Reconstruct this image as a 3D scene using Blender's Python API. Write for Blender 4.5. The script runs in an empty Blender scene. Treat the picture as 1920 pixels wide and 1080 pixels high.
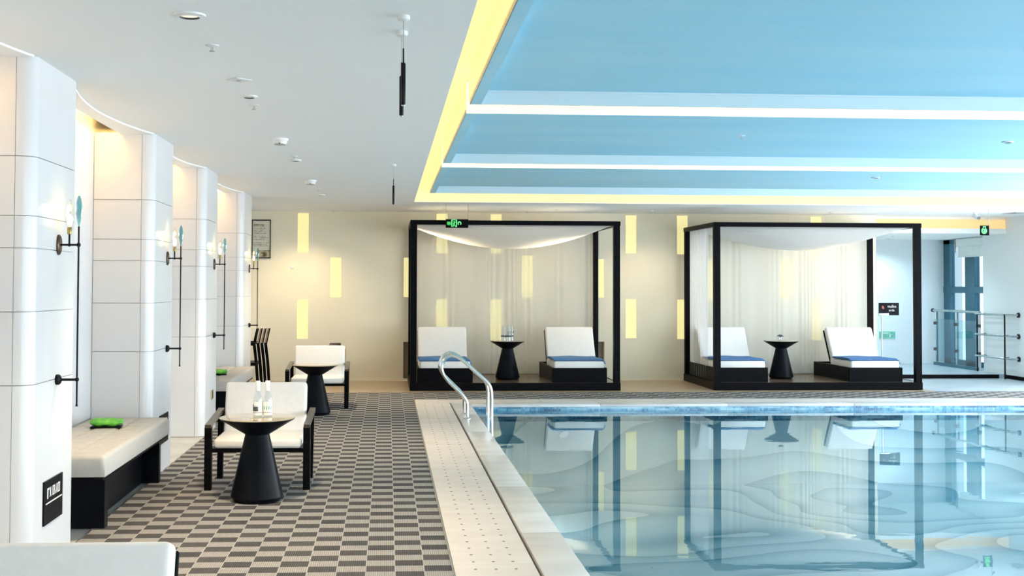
import bpy, bmesh, math, random
from mathutils import Vector, Matrix
random.seed(7)
PI = math.pi
sc = bpy.context.scene
col = sc.collection

# ------------------------------------------------------------------ camera
F_PX = 2200.0
TH, PH, RO = math.atan(F_PX/36700), math.atan(F_PX/75000), 0.0034
fw = Vector((math.sin(TH)*math.cos(PH), math.cos(TH)*math.cos(PH), math.sin(PH)))
rt = Vector((math.cos(TH), -math.sin(TH), 0)); up = rt.cross(fw)
rt, up = rt*math.cos(RO)+up*math.sin(RO), up*math.cos(RO)-rt*math.sin(RO)
cd = bpy.data.cameras.new('camera'); cam = bpy.data.objects.new('camera', cd); col.objects.link(cam)
m3 = Matrix((rt, up, -fw)).transposed()
cam.matrix_world = Matrix.Translation((0, 0, 1.4)) @ m3.to_4x4()
cd.sensor_width = 36.0; cd.lens = 36.0*F_PX/1920
cd.shift_x = (960-859.16)/1920; cd.shift_y = (471.92-540)/1920
cd.clip_start = 0.05; cd.clip_end = 200
sc.camera = cam

# ------------------------------------------------------------------ world, exposure, daylight portals
w = bpy.data.worlds.new('sky'); sc.world = w; w.use_nodes = True
bgn = w.node_tree.nodes['Background']
bgn.inputs[0].default_value = (0.90, 0.935, 1.0, 1); bgn.inputs[1].default_value = 6.8
vs = sc.view_settings
vs.view_transform = 'Standard'; vs.look = 'None'; vs.gamma = 1.0; vs.use_curve_mapping = False
vs.exposure = 0.92

FRONT_Y = -4.5
def portal(loc, rot, sx, sy):
    l = bpy.data.lights.new('daylight_portal', 'AREA'); l.shape = 'RECTANGLE'; l.size = sx; l.size_y = sy
    l.cycles.is_portal = True
    o = bpy.data.objects.new('daylight_portal', l); col.objects.link(o)
    o.location = loc; o.rotation_euler = rot
portal((9.78, 6.5, 1.25), (0, math.radians(90), 0), 2.3, 20.2)
portal((7.25, FRONT_Y-0.2, 1.25), (math.radians(-90), 0, 0), 3.6, 2.2)
portal((10.03, 19.4, 1.1), (0, math.radians(90), 0), 2.2, 2.0)

# ------------------------------------------------------------------ materials
M = {}
def mat(name, color, rough=0.5, metal=0.0, emit=None, estr=0.0, spec=0.5, trans=0.0, coat=0.0):
    m = bpy.data.materials.new(name); m.use_nodes = True
    b = m.node_tree.nodes['Principled BSDF']
    b.inputs['Base Color'].default_value = (*color, 1); b.inputs['Roughness'].default_value = rough
    b.inputs['Metallic'].default_value = metal; b.inputs['Specular IOR Level'].default_value = spec
    b.inputs['Transmission Weight'].default_value = trans; b.inputs['Coat Weight'].default_value = coat
    if emit:
        b.inputs['Emission Color'].default_value = (*emit, 1); b.inputs['Emission Strength'].default_value = estr
    M[name] = m
    return m
def nodes(m): return m.node_tree.nodes, m.node_tree.links, m.node_tree.nodes['Principled BSDF']
def mathn(N, L, op, a, b=None, c=None):
    n = N.new('ShaderNodeMath'); n.operation = op
    for i, v in enumerate((a, b, c)):
        if v is None: continue
        if isinstance(v, (int, float)): n.inputs[i].default_value = v
        else: L.new(v, n.inputs[i])
    return n.outputs[0]
def mixc(N, L, fac, a, b):
    n = N.new('ShaderNodeMix'); n.data_type = 'RGBA'
    for s, v in ((n.inputs['Factor'], fac), (n.inputs['A'], a), (n.inputs['B'], b)):
        if isinstance(v, (int, float)): s.default_value = v
        elif isinstance(v, tuple): s.default_value = (*v, 1)
        else: L.new(v, s)
    return n.outputs['Result']
def noise(N, L, vec, scale, detail=3, rough=0.5):
    n = N.new('ShaderNodeTexNoise'); n.inputs['Scale'].default_value = scale
    n.inputs['Detail'].default_value = detail; n.inputs['Roughness'].default_value = rough
    if vec is not None: L.new(vec, n.inputs['Vector'])
    return n.outputs['Fac']
def geopos(N):
    return N.new('ShaderNodeNewGeometry').outputs['Position']
def mapping(N, L, vec, scale=(1, 1, 1), loc=(0, 0, 0)):
    n = N.new('ShaderNodeMapping'); n.inputs['Scale'].default_value = scale; n.inputs['Location'].default_value = loc
    L.new(vec, n.inputs['Vector']); return n.outputs[0]
def mottle(m, c1, c2, scale, vscale=(1, 1, 1), bump=0.0, lo=0.35, hi=0.65, detail=4):
    N, L, b = nodes(m)
    v = mapping(N, L, geopos(N), vscale)
    f = noise(N, L, v, scale, detail)
    mr = N.new('ShaderNodeMapRange'); mr.inputs[1].default_value = lo; mr.inputs[2].default_value = hi
    L.new(f, mr.inputs[0])
    L.new(mixc(N, L, mr.outputs[0], c1, c2), b.inputs['Base Color'])
    if bump:
        bn = N.new('ShaderNodeBump'); bn.inputs['Strength'].default_value = bump; bn.inputs['Distance'].default_value = 0.01
        L.new(f, bn.inputs['Height']); L.new(bn.outputs[0], b.inputs['Normal'])

mat('ceiling_paint', (0.80, 0.82, 0.81), 0.8); mottle(M['ceiling_paint'], (0.885, 0.90, 0.885), (0.90, 0.91, 0.895), 0.8)
mat('tray_blue', (0.36, 0.63, 0.74), 0.7); mottle(M['tray_blue'], (0.37, 0.70, 0.86), (0.44, 0.74, 0.87), 1.2, (0.5, 2, 1))
mat('tray_edge', (0.62, 0.75, 0.79), 0.6)
mat('panel_white', (0.84, 0.85, 0.86), 0.22, spec=0.45); mottle(M['panel_white'], (0.67, 0.675, 0.68), (0.695, 0.70, 0.70), 1.5)
mat('joint_grey', (0.42, 0.42, 0.41), 0.8)
mat('wall_cream', (0.77, 0.70, 0.55), 0.7); mottle(M['wall_cream'], (0.83, 0.745, 0.56), (0.85, 0.77, 0.585), 2.0)
mat('wall_white', (0.80, 0.84, 0.86), 0.6); mottle(M['wall_white'], (0.79, 0.83, 0.855), (0.815, 0.85, 0.865), 1.0)
mat('niche_brown', (0.34, 0.27, 0.21), 0.6); mottle(M['niche_brown'], (0.31, 0.24, 0.18), (0.38, 0.31, 0.24), 9, (1, 1, 6))
mat('stone_grey', (0.52, 0.52, 0.49), 0.45); mottle(M['stone_grey'], (0.47, 0.47, 0.45), (0.57, 0.57, 0.54), 3)
mat('stone_blue', (0.42, 0.50, 0.54), 0.35); mottle(M['stone_blue'], (0.36, 0.44, 0.48), (0.50, 0.57, 0.61), 2.5, (1, 5, 1))
mat('stone_pale', (0.70, 0.66, 0.61), 0.4); mottle(M['stone_pale'], (0.69, 0.61, 0.56), (0.75, 0.68, 0.63), 2.2, (1, 2.5, 1), 0.02)
mat('coping_stone', (0.70, 0.69, 0.67), 0.3); mottle(M['coping_stone'], (0.66, 0.635, 0.62), (0.77, 0.75, 0.74), 1.8, (1.2, 2.6, 1), 0.01, detail=6)
mat('channel_dark', (0.09, 0.07, 0.06), 0.6); mottle(M['channel_dark'], (0.07, 0.055, 0.045), (0.12, 0.09, 0.075), 12)
mat('wood_floor', (0.42, 0.31, 0.20), 0.35); mottle(M['wood_floor'], (0.33, 0.24, 0.15), (0.50, 0.38, 0.25), 3, (1, 9, 1))
mat('platform_wood', (0.16, 0.10, 0.075), 0.22); mottle(M['platform_wood'], (0.12, 0.075, 0.055), (0.21, 0.14, 0.10), 4, (1, 9, 1))
mat('black_wood', (0.012, 0.012, 0.014), 0.35, spec=0.03); mottle(M['black_wood'], (0.004, 0.004, 0.005), (0.007, 0.007, 0.008), 6, (1, 1, 8))
mat('black_gloss', (0.010, 0.012, 0.016), 0.28, spec=0.05); mottle(M['black_gloss'], (0.005, 0.006, 0.008), (0.008, 0.009, 0.012), 8)
mat('black_metal', (0.015, 0.015, 0.016), 0.38, 0.4, spec=0.12); mottle(M['black_metal'], (0.012, 0.012, 0.013), (0.02, 0.02, 0.021), 20)
mat('bronze', (0.10, 0.065, 0.045), 0.35, 0.8); mottle(M['bronze'], (0.08, 0.05, 0.035), (0.13, 0.085, 0.06), 25)
mat('brass', (0.45, 0.33, 0.12), 0.3, 0.9); mottle(M['brass'], (0.40, 0.29, 0.10), (0.50, 0.37, 0.15), 30)
mat('steel', (0.72, 0.73, 0.72), 0.14, 1.0); mottle(M['steel'], (0.69, 0.70, 0.69), (0.75, 0.76, 0.75), 15, (1, 1, 4))
mat('rack_steel', (0.42, 0.47, 0.48), 0.25, 0.9); mottle(M['rack_steel'], (0.38, 0.43, 0.44), (0.46, 0.51, 0.52), 15)
mat('table_lacquer', (0.50, 0.41, 0.28), 0.10, 0.35, coat=0.5); mottle(M['table_lacquer'], (0.47, 0.38, 0.26), (0.53, 0.44, 0.30), 5)
mat('arm_wood', (0.10, 0.075, 0.05), 0.3); mottle(M['arm_wood'], (0.035, 0.026, 0.018), (0.07, 0.052, 0.036), 10, (1, 6, 1))
mat('tan_wood', (0.45, 0.30, 0.19), 0.45); mottle(M['tan_wood'], (0.38, 0.25, 0.15), (0.52, 0.35, 0.22), 8, (1, 1, 8))
mat('leather_white', (0.86, 0.83, 0.78), 0.5); mottle(M['leather_white'], (0.88, 0.83, 0.765), (0.91, 0.86, 0.80), 30, bump=0.05)
mat('bench_grey', (0.56, 0.54, 0.50), 0.5); mottle(M['bench_grey'], (0.43, 0.415, 0.385), (0.47, 0.45, 0.42), 30, bump=0.05)
mat('towel_blue', (0.07, 0.19, 0.42), 0.9); mottle(M['towel_blue'], (0.055, 0.165, 0.38), (0.09, 0.22, 0.47), 60, bump=0.3)
mat('towel_navy', (0.02, 0.05, 0.14), 0.9); mottle(M['towel_navy'], (0.015, 0.04, 0.12), (0.025, 0.06, 0.16), 60, bump=0.2)
mat('green_cloth', (0.10, 0.42, 0.03), 0.4); mottle(M['green_cloth'], (0.05, 0.30, 0.015), (0.17, 0.55, 0.06), 18, bump=0.3)
mat('frame_teal', (0.035, 0.13, 0.19), 0.35, 0.3); mottle(M['frame_teal'], (0.03, 0.12, 0.175), (0.04, 0.145, 0.205), 4)
mat('blind_white', (0.80, 0.84, 0.83), 0.7); mottle(M['blind_white'], (0.78, 0.82, 0.81), (0.82, 0.86, 0.85), 8)
mat('plastic_white', (0.78, 0.79, 0.78), 0.4); mottle(M['plastic_white'], (0.77, 0.78, 0.77), (0.80, 0.81, 0.80), 12)
mat('plastic_dark', (0.05, 0.05, 0.055), 0.4); mottle(M['plastic_dark'], (0.04, 0.04, 0.045), (0.06, 0.06, 0.065), 12)
mat('grey_metal', (0.36, 0.36, 0.34), 0.35, 0.6); mottle(M['grey_metal'], (0.33, 0.33, 0.31), (0.39, 0.39, 0.37), 12)
mat('print_white', (0.80, 0.80, 0.76), 0.5); mottle(M['print_white'], (0.78, 0.78, 0.74), (0.82, 0.82, 0.78), 40)
mat('print_grey', (0.33, 0.32, 0.31), 0.6); mottle(M['print_grey'], (0.30, 0.29, 0.28), (0.36, 0.35, 0.34), 40)
mat('print_dark', (0.055, 0.08, 0.09), 0.6); mottle(M['print_dark'], (0.045, 0.07, 0.08), (0.07, 0.095, 0.105), 60)
mat('print_teal', (0.22, 0.42, 0.42), 0.6); mottle(M['print_teal'], (0.18, 0.38, 0.38), (0.27, 0.47, 0.46), 60)
mat('print_red', (0.42, 0.07, 0.035), 0.5); mottle(M['print_red'], (0.38, 0.05, 0.03), (0.46, 0.09, 0.045), 60)
mat('paper', (0.66, 0.62, 0.50), 0.7); mottle(M['paper'], (0.64, 0.60, 0.48), (0.69, 0.65, 0.53), 15)
mat('photo_sepia', (0.24, 0.18, 0.10), 0.6); mottle(M['photo_sepia'], (0.08, 0.055, 0.025), (0.48, 0.38, 0.22), 14, lo=0.42, hi=0.6)
mat('sign_green', (0.20, 0.62, 0.45), 0.5); mottle(M['sign_green'], (0.16, 0.57, 0.40), (0.25, 0.67, 0.50), 25)
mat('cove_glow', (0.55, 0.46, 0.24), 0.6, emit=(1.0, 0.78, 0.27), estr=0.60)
mat('tray_side_glow', (0.50, 0.38, 0.2), 0.6, emit=(1.0, 0.66, 0.24), estr=0.56); mottle(M['tray_side_glow'], (0.5, 0.38, 0.2), (0.52, 0.40, 0.21), 3)
mat('rim_glow', (0.6, 0.56, 0.46), 0.6, emit=(1.0, 0.86, 0.50), estr=0.58)
mat('slot_glow', (0.85, 0.80, 0.65), 0.6, emit=(1.0, 0.56, 0.16), estr=14.0)
mat('header_glow', (0.42, 0.30, 0.14), 0.6, emit=(1.0, 0.66, 0.28), estr=0.42)
mat('panel_glow', (0.40, 0.37, 0.20), 0.5, emit=(1.0, 0.90, 0.40), estr=0.40)
mat('bulb_glow', (1, 0.95, 0.8), 0.4, emit=(1.0, 0.72, 0.26), estr=4.0)
mat('downlight_glow', (0.5, 0.46, 0.4), 0.4, emit=(1.0, 0.86, 0.62), estr=0.5)
mat('exit_glow', (0.05, 0.25, 0.08), 0.4, emit=(0.08, 0.9, 0.16), estr=0.45)
mat('exit_glow_pale', (0.08, 0.28, 0.12), 0.4, emit=(0.16, 1.0, 0.30), estr=0.50)
for n in ('cove_glow', 'rim_glow', 'slot_glow', 'header_glow', 'panel_glow', 'downlight_glow'):
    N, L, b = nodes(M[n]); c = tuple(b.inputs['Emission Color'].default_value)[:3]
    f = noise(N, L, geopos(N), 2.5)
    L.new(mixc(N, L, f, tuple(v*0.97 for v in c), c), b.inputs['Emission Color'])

def mix_shader_mat(name, tint, gloss_fac=None, ior=1.45, rough=0.0):
    """thin clear sheet: tinted see-through with a Fresnel mirror"""
    m = bpy.data.materials.new(name); m.use_nodes = True
    N, L = m.node_tree.nodes, m.node_tree.links
    N.remove(N['Principled BSDF']); out = N['Material Output']
    t = N.new('ShaderNodeBsdfTransparent'); t.inputs[0].default_value = (*tint, 1)
    g = N.new('ShaderNodeBsdfGlossy'); g.inputs['Roughness'].default_value = rough
    fr = N.new('ShaderNodeFresnel'); fr.inputs['IOR'].default_value = ior
    mx = N.new('ShaderNodeMixShader')
    if gloss_fac is None: L.new(fr.outputs[0], mx.inputs[0])
    else: mx.inputs[0].default_value = gloss_fac
    L.new(t.outputs[0], mx.inputs[1]); L.new(g.outputs[0], mx.inputs[2]); L.new(mx.outputs[0], out.inputs[0])
    M[name] = m
    return m
mix_shader_mat('window_glass', (0.92, 0.97, 1.0), 0.06)
mix_shader_mat('tinted_glass', (0.10, 0.13, 0.14), 0.05)
mix_shader_mat('balustrade_glass', (0.80, 0.93, 0.96), 0.10)
mix_shader_mat('bottle_glass', (0.93, 0.96, 0.96), 0.10)
mix_shader_mat('bulb_glass', (0.97, 0.95, 0.90), 0.12)
wm = mix_shader_mat('water', (0.82, 0.96, 1.0), None, 1.62)
N, L = wm.node_tree.nodes, wm.node_tree.links
bn = N.new('ShaderNodeBump'); bn.inputs['Strength'].default_value = 0.03; bn.inputs['Distance'].default_value = 0.01
L.new(noise(N, L, mapping(N, L, geopos(N), (1.0, 2.2, 1)), 3.0, 2), bn.inputs['Height'])
for n in N:
    if n.type == 'BSDF_GLOSSY': n.inputs['Color'].default_value = (0.88, 0.97, 1.0, 1)
    if n.type in ('BSDF_GLOSSY',): L.new(bn.outputs[0], n.inputs['Normal'])

# teal leaf glass
mix_shader_mat('leaf_glass', (0.30, 0.74, 0.80), 0.16)
N, L = M['leaf_glass'].node_tree.nodes, M['leaf_glass'].node_tree.links
tn = [n for n in N if n.type == 'BSDF_TRANSPARENT'][0]
L.new(mixc(N, L, noise(N, L, mapping(N, L, geopos(N), (1, 1, 0.25)), 40, 2), (0.05, 0.42, 0.50), (0.75, 0.97, 0.98)), tn.inputs[0])

# sheer curtain
def sheer(name, fac, colr, tl_=0.55):
    m = bpy.data.materials.new(name); m.use_nodes = True
    N, L = m.node_tree.nodes, m.node_tree.links
    N.remove(N['Principled BSDF']); out = N['Material Output']
    t = N.new('ShaderNodeBsdfTransparent')
    tl = N.new('ShaderNodeBsdfTranslucent'); tl.inputs[0].default_value = (*colr, 1)
    df = N.new('ShaderNodeBsdfDiffuse'); df.inputs[0].default_value = (*colr, 1)
    wv = noise(N, L, mapping(N, L, geopos(N), (40, 40, 1)), 5, 2)
    L.new(mixc(N, L, wv, tuple(c*0.94 for c in colr), colr), df.inputs[0])
    m1 = N.new('ShaderNodeMixShader'); m1.inputs[0].default_value = tl_
    L.new(df.outputs[0], m1.inputs[1]); L.new(tl.outputs[0], m1.inputs[2])
    m2 = N.new('ShaderNodeMixShader'); m2.inputs[0].default_value = fac
    L.new(t.outputs[0], m2.inputs[1]); L.new(m1.outputs[0], m2.inputs[2]); L.new(m2.outputs[0], out.inputs[0])
    M[name] = m
sheer('sheer_curtain', 0.46, (0.94, 0.93, 0.91))
sheer('sheer_curtain_dense', 0.54, (0.94, 0.945, 0.95))
sheer('canopy_cloth', 0.95, (0.93, 0.92, 0.90), 0.72)

# carpet: woven checker of flat oblong cells
m = mat('carpet_check', (0.4, 0.4, 0.4), 0.95, spec=0.15)
N, L, b = nodes(m)
sp = N.new('ShaderNodeSeparateXYZ'); L.new(geopos(N), sp.inputs[0])
cx = mathn(N, L, 'DIVIDE', mathn(N, L, 'SUBTRACT', sp.outputs[0], 0.331), 0.1438)
cy = mathn(N, L, 'DIVIDE', mathn(N, L, 'SUBTRACT', sp.outputs[1], 5.806), 0.1172)
fx = mathn(N, L, 'FLOOR', cx); fy = mathn(N, L, 'FLOOR', cy)
par = mathn(N, L, 'FLOORED_MODULO', mathn(N, L, 'ADD', fx, fy), 2.0)
rib = N.new('ShaderNodeTexWave'); rib.inputs['Scale'].default_value = 30; rib.inputs['Distortion'].default_value = 2.0
rib.inputs['Detail'].default_value = 2; rib.inputs['Detail Scale'].default_value = 3
L.new(mapping(N, L, geopos(N), (1, 0.15, 1)), rib.inputs['Vector'])
wn = N.new('ShaderNodeTexWhiteNoise'); wn.noise_dimensions = '2D'
cv = N.new('ShaderNodeCombineXYZ'); L.new(fx, cv.inputs[0]); L.new(fy, cv.inputs[1]); L.new(cv.outputs[0], wn.inputs['Vector'])
dark = mixc(N, L, wn.outputs['Value'], (0.045, 0.044, 0.047), (0.075, 0.069, 0.071))
light = mixc(N, L, rib.outputs['Fac'], (0.235, 0.225, 0.215), (0.38, 0.36, 0.34))
dark = mixc(N, L, mathn(N, L, 'MULTIPLY', rib.outputs['Fac'], 0.18), dark, (0.25, 0.24, 0.24))
# column at x in [-0.101,0.043] (fx=-3) is dark for fy=0
base = mixc(N, L, par, light, dark)
fr = mathn(N, L, 'FRACT', cx)
edge = mathn(N, L, 'LESS_THAN', mathn(N, L, 'ABSOLUTE', mathn(N, L, 'SUBTRACT', fr, 0.5)), 0.488)
L.new(mixc(N, L, edge, (0.42, 0.40, 0.375), base), b.inputs['Base Color'])
bn = N.new('ShaderNodeBump'); bn.inputs['Strength'].default_value = 0.35; bn.inputs['Distance'].default_value = 0.003
L.new(rib.outputs['Fac'], bn.inputs['Height']); L.new(bn.outputs[0], b.inputs['Normal'])

# pool floor mosaic: pale dunes with darker teal rims
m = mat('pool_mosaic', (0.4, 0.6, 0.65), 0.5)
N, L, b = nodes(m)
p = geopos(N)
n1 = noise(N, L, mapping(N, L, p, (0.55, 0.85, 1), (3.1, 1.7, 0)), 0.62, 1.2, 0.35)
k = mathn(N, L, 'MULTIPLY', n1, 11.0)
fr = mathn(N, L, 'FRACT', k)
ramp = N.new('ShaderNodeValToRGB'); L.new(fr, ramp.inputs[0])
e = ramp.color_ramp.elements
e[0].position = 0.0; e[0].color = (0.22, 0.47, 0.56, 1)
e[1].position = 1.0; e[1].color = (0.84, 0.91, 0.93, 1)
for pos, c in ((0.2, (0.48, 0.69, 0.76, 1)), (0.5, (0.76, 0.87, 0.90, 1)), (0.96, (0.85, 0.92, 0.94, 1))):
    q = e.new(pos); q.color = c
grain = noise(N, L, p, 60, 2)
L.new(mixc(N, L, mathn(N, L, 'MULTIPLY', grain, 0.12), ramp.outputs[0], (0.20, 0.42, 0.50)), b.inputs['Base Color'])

# waterline mosaic band
m = mat('mosaic_band', (0.1, 0.3, 0.5), 0.2)
N, L, b = nodes(m)
sp = N.new('ShaderNodeSeparateXYZ'); L.new(geopos(N), sp.inputs[0])
u = mathn(N, L, 'ADD', sp.outputs[0], sp.outputs[1])
tu = mathn(N, L, 'MULTIPLY', u, 40.0); tz = mathn(N, L, 'MULTIPLY', sp.outputs[2], 40.0)
wn = N.new('ShaderNodeTexWhiteNoise'); wn.noise_dimensions = '2D'
cv = N.new('ShaderNodeCombineXYZ'); L.new(mathn(N, L, 'FLOOR', tu), cv.inputs[0]); L.new(mathn(N, L, 'FLOOR', tz), cv.inputs[1])
L.new(cv.outputs[0], wn.inputs['Vector'])
cv2 = N.new('ShaderNodeCombineXYZ'); L.new(mathn(N, L, 'MULTIPLY', u, 2.4), cv2.inputs[0]); L.new(mathn(N, L, 'FLOOR', tz), cv2.inputs[1])
big = noise(N, L, cv2.outputs[0], 1.2, 3)
c = mixc(N, L, wn.outputs['Value'], (0.05, 0.20, 0.36), (0.20, 0.46, 0.60))
mr = N.new('ShaderNodeMapRange'); mr.inputs[1].default_value = 0.5; mr.inputs[2].default_value = 0.62; L.new(big, mr.inputs[0])
c = mixc(N, L, mathn(N, L, 'MULTIPLY', mr.outputs[0], 0.75), c, (0.45, 0.68, 0.75))
mr = N.new('ShaderNodeMapRange'); mr.inputs[1].default_value = 0.45; mr.inputs[2].default_value = 0.36; L.new(big, mr.inputs[0])
c = mixc(N, L, mathn(N, L, 'MULTIPLY', mr.outputs[0], 0.8), c, (0.015, 0.06, 0.17))
gx = mathn(N, L, 'LESS_THAN', mathn(N, L, 'FRACT', tu), 0.12)
L.new(mixc(N, L, gx, c, (0.22, 0.38, 0.46)), b.inputs['Base Color'])

# ------------------------------------------------------------------ mesh helpers
class MB:
    def __init__(s): s.v = []; s.f = []
    def add(s, vs, fs):
        o = len(s.v); s.v += [tuple(p) for p in vs]; s.f += [tuple(i+o for i in f) for f in fs]; return s
    def box(s, x0, x1, y0, y1, z0, z1):
        return s.add([(x0,y0,z0),(x1,y0,z0),(x1,y1,z0),(x0,y1,z0),(x0,y0,z1),(x1,y0,z1),(x1,y1,z1),(x0,y1,z1)],
                     [(3,2,1,0),(4,5,6,7),(0,1,5,4),(1,2,6,5),(2,3,7,6),(3,0,4,7)])
    def quad(s, a, b, c, d): return s.add([a, b, c, d], [(0,1,2,3)])
    def hexa(s, lo, hi):            # four bottom corners, four top corners
        return s.add(list(lo)+list(hi), [(3,2,1,0),(4,5,6,7),(0,1,5,4),(1,2,6,5),(2,3,7,6),(3,0,4,7)])
    def prism(s, poly, fn, a, b):   # poly of 2-D points (ccw), fn(p,q,t) -> xyz
        n = len(poly)
        s.add([fn(p[0], p[1], a) for p in poly]+[fn(p[0], p[1], b) for p in poly],
              [tuple(range(n-1,-1,-1)), tuple(range(n, 2*n))]+[(i, (i+1)%n, n+(i+1)%n, n+i) for i in range(n)])
        return s
    def lathe(s, prof, c=(0,0,0), seg=32, cap=True, axis='z', sy=1.0):
        rows = []
        for r, h in prof:
            row = []
            for i in range(seg):
                a = 2*PI*i/seg; x, y = r*math.cos(a), r*math.sin(a)*sy
                q = (x, y, h) if axis == 'z' else (h, x, y) if axis == 'x' else (x, h, y)
                row.append((q[0]+c[0], q[1]+c[1], q[2]+c[2]))
            rows.append(row)
        n = len(rows); fs = []
        for j in range(n-1):
            for i in range(seg):
                k = (i+1) % seg
                q = (j*seg+i, j*seg+k, (j+1)*seg+k, (j+1)*seg+i)
                fs.append(q if axis != 'y' else q[::-1])
        if cap:
            a, b_ = tuple(range(seg-1,-1,-1)), tuple(range((n-1)*seg, n*seg))
            fs += [a, b_] if axis != 'y' else [a[::-1], b_[::-1]]
        return s.add([p for r in rows for p in r], fs)
    def tube(s, path, r, seg=12):
        pts = [Vector(p) for p in path]; n = len(pts); rows = []
        ref = None
        for i, p in enumerate(pts):
            d = ((pts[min(i+1, n-1)]-p).normalized()+(p-pts[max(i-1, 0)]).normalized()).normalized()
            if ref is None:
                ref = d.orthogonal().normalized()
            ref = (ref-d*ref.dot(d)).normalized(); bi = d.cross(ref)
            rr = r[i] if isinstance(r, (list, tuple)) else r
            rows.append([p+(ref*math.cos(2*PI*k/seg)+bi*math.sin(2*PI*k/seg))*rr for k in range(seg)])
        fs = [(j*seg+i, j*seg+(i+1)%seg, (j+1)*seg+(i+1)%seg, (j+1)*seg+i) for j in range(n-1) for i in range(seg)]
        fs += [tuple(range(seg-1,-1,-1)), tuple(range((n-1)*seg, n*seg))]
        return s.add([p for r_ in rows for p in r_], fs)
    def rbox(s, x0, x1, y0, y1, z0, z1, r=0.01, seg=3):
        bm = bmesh.new()
        bmesh.ops.create_cube(bm, size=1)
        for v in bm.verts:
            v.co = Vector(((x0+x1)/2+v.co.x*(x1-x0), (y0+y1)/2+v.co.y*(y1-y0), (z0+z1)/2+v.co.z*(z1-z0)))
        bmesh.ops.bevel(bm, geom=bm.edges[:], offset=r, segments=seg, profile=0.5, affect='EDGES')
        bm.verts.index_update()
        s.add([v.co for v in bm.verts], [[v.index for v in f.verts] for f in bm.faces]); bm.free()
        return s
    def grid(s, nu, nv, fn):
        s.add([fn(i/nu, j/nv) for j in range(nv+1) for i in range(nu+1)],
              [(j*(nu+1)+i, j*(nu+1)+i+1, (j+1)*(nu+1)+i+1, (j+1)*(nu+1)+i) for j in range(nv) for i in range(nu)])
        return s
    def xf(s, fn): s.v = [tuple(fn(Vector(p))) for p in s.v]; return s
    def mesh(s, name, m, smooth=True, angle=35):
        me = bpy.data.meshes.new(name); me.from_pydata(s.v, [], s.f); me.update()
        if isinstance(m, str): me.materials.append(M[m])
        if smooth:
            me.shade_smooth(); me.set_sharp_from_angle(angle=math.radians(angle))
        return me
    def build(s, name, m, parent=None, loc=None, smooth=True, angle=35):
        o = bpy.data.objects.new(name, s.mesh(name, m, smooth, angle)); col.objects.link(o)
        if parent: o.parent = parent
        if name in ('lettering', 'slot', 'print', 'running_figure'): o['kind'] = 'stuff'
        if loc: o.location = loc
        return o
def place(name, me, parent=None, loc=(0,0,0), rot=(0,0,0)):
    o = bpy.data.objects.new(name, me); col.objects.link(o); o.location = loc; o.rotation_euler = rot
    if name == 'lettering': o['kind'] = 'stuff'
    if parent: o.parent = parent
    return o
def tag(o, label, cat, group=None):
    o['label'] = label; o['category'] = cat
    if group: o['group'] = group
    return o
def thing(name, label, cat, loc=(0,0,0), rz=0.0, group=None):
    o = bpy.data.objects.new(name, None); col.objects.link(o); o.location = loc; o.rotation_euler = (0,0,rz)
    o.empty_display_size = 0.1
    return tag(o, label, cat, group)
def struct(o): o['kind'] = 'structure'; return o
def sroot(name):
    o = bpy.data.objects.new(name, None); col.objects.link(o); return struct(o)
def copy_tree(o, parent=None):
    c = o.copy(); col.objects.link(c); c.parent = parent
    for ch in list(o.children): copy_tree(ch, c)
    return c
def text_mesh(name, s, size, m):
    cu = bpy.data.curves.new('lettering', 'FONT'); cu.body = s; cu.size = size; cu.align_x = 'CENTER'; cu.align_y = 'CENTER'; cu.extrude = 0.0006
    ob = bpy.data.objects.new('lettering', cu); col.objects.link(ob)
    dg = bpy.context.evaluated_depsgraph_get()
    me = bpy.data.meshes.new_from_object(ob.evaluated_get(dg)); me.name = name
    bpy.data.objects.remove(ob); bpy.data.curves.remove(cu)
    me.materials.clear(); me.materials.append(M[m]); return me

# ================================================================== STRUCTURE
WX = -2.12; PX = -1.69; BY = 17.45; RX = 9.6; FY = -4.5
POOL = (0.98, 8.30, -1.5, 13.87); WZ = -0.07
# ---- floors
m = MB()
m.box(-2.6, PX, FY, BY, -0.2, -0.004)
m.box(RX-0.65, RX+0.3, FY, 14.53, -0.2, -0.004)
m.box(PX, RX, FY, POOL[2]-0.65, -0.2, -0.004)
struct(m.build('floor', 'stone_grey', smooth=False))
m = MB(); m.box(-2.6, 7.42, 15.49, BY+0.1, -0.2, -0.002)
wf = struct(m.build('floor', 'wood_floor', smooth=False))
struct(MB().box(7.42, RX+0.3, 15.49, 17.73, -0.2, -0.0025).build('floor', 'stone_blue', smooth=False))
m = MB(); m.box(7.4, 10.1, 17.73, 20.6, -0.2, 0.06); struct(m.build('floor', 'stone_blue', smooth=False))
m = MB(); m.box(7.4, 9.47, 17.705, 17.73, 0.0, 0.058); m.box(9.565, RX, 16.0, 18.35, 0.0, 0.055)
struct(m.build('baseboard_recess', 'black_wood', smooth=False))
m = MB()
m.box(PX, 0.325, FY+0.01, 14.53, -0.1, 0.0); m.box(PX, RX-0.01, 14.53, 15.49, -0.1, 0.0)
tag(m.build('carpet', 'carpet_check', smooth=False), 'grey and cream checked woven carpet beside the pool', 'carpet')
m = MB(); m.box(0.325, 0.333, FY, 14.53, -0.1, 0.002); m.box(0.325, RX-0.01, 14.53, 14.54, -0.1, 0.002)
struct(m.build('trim_1', 'grey_metal', smooth=False))

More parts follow.
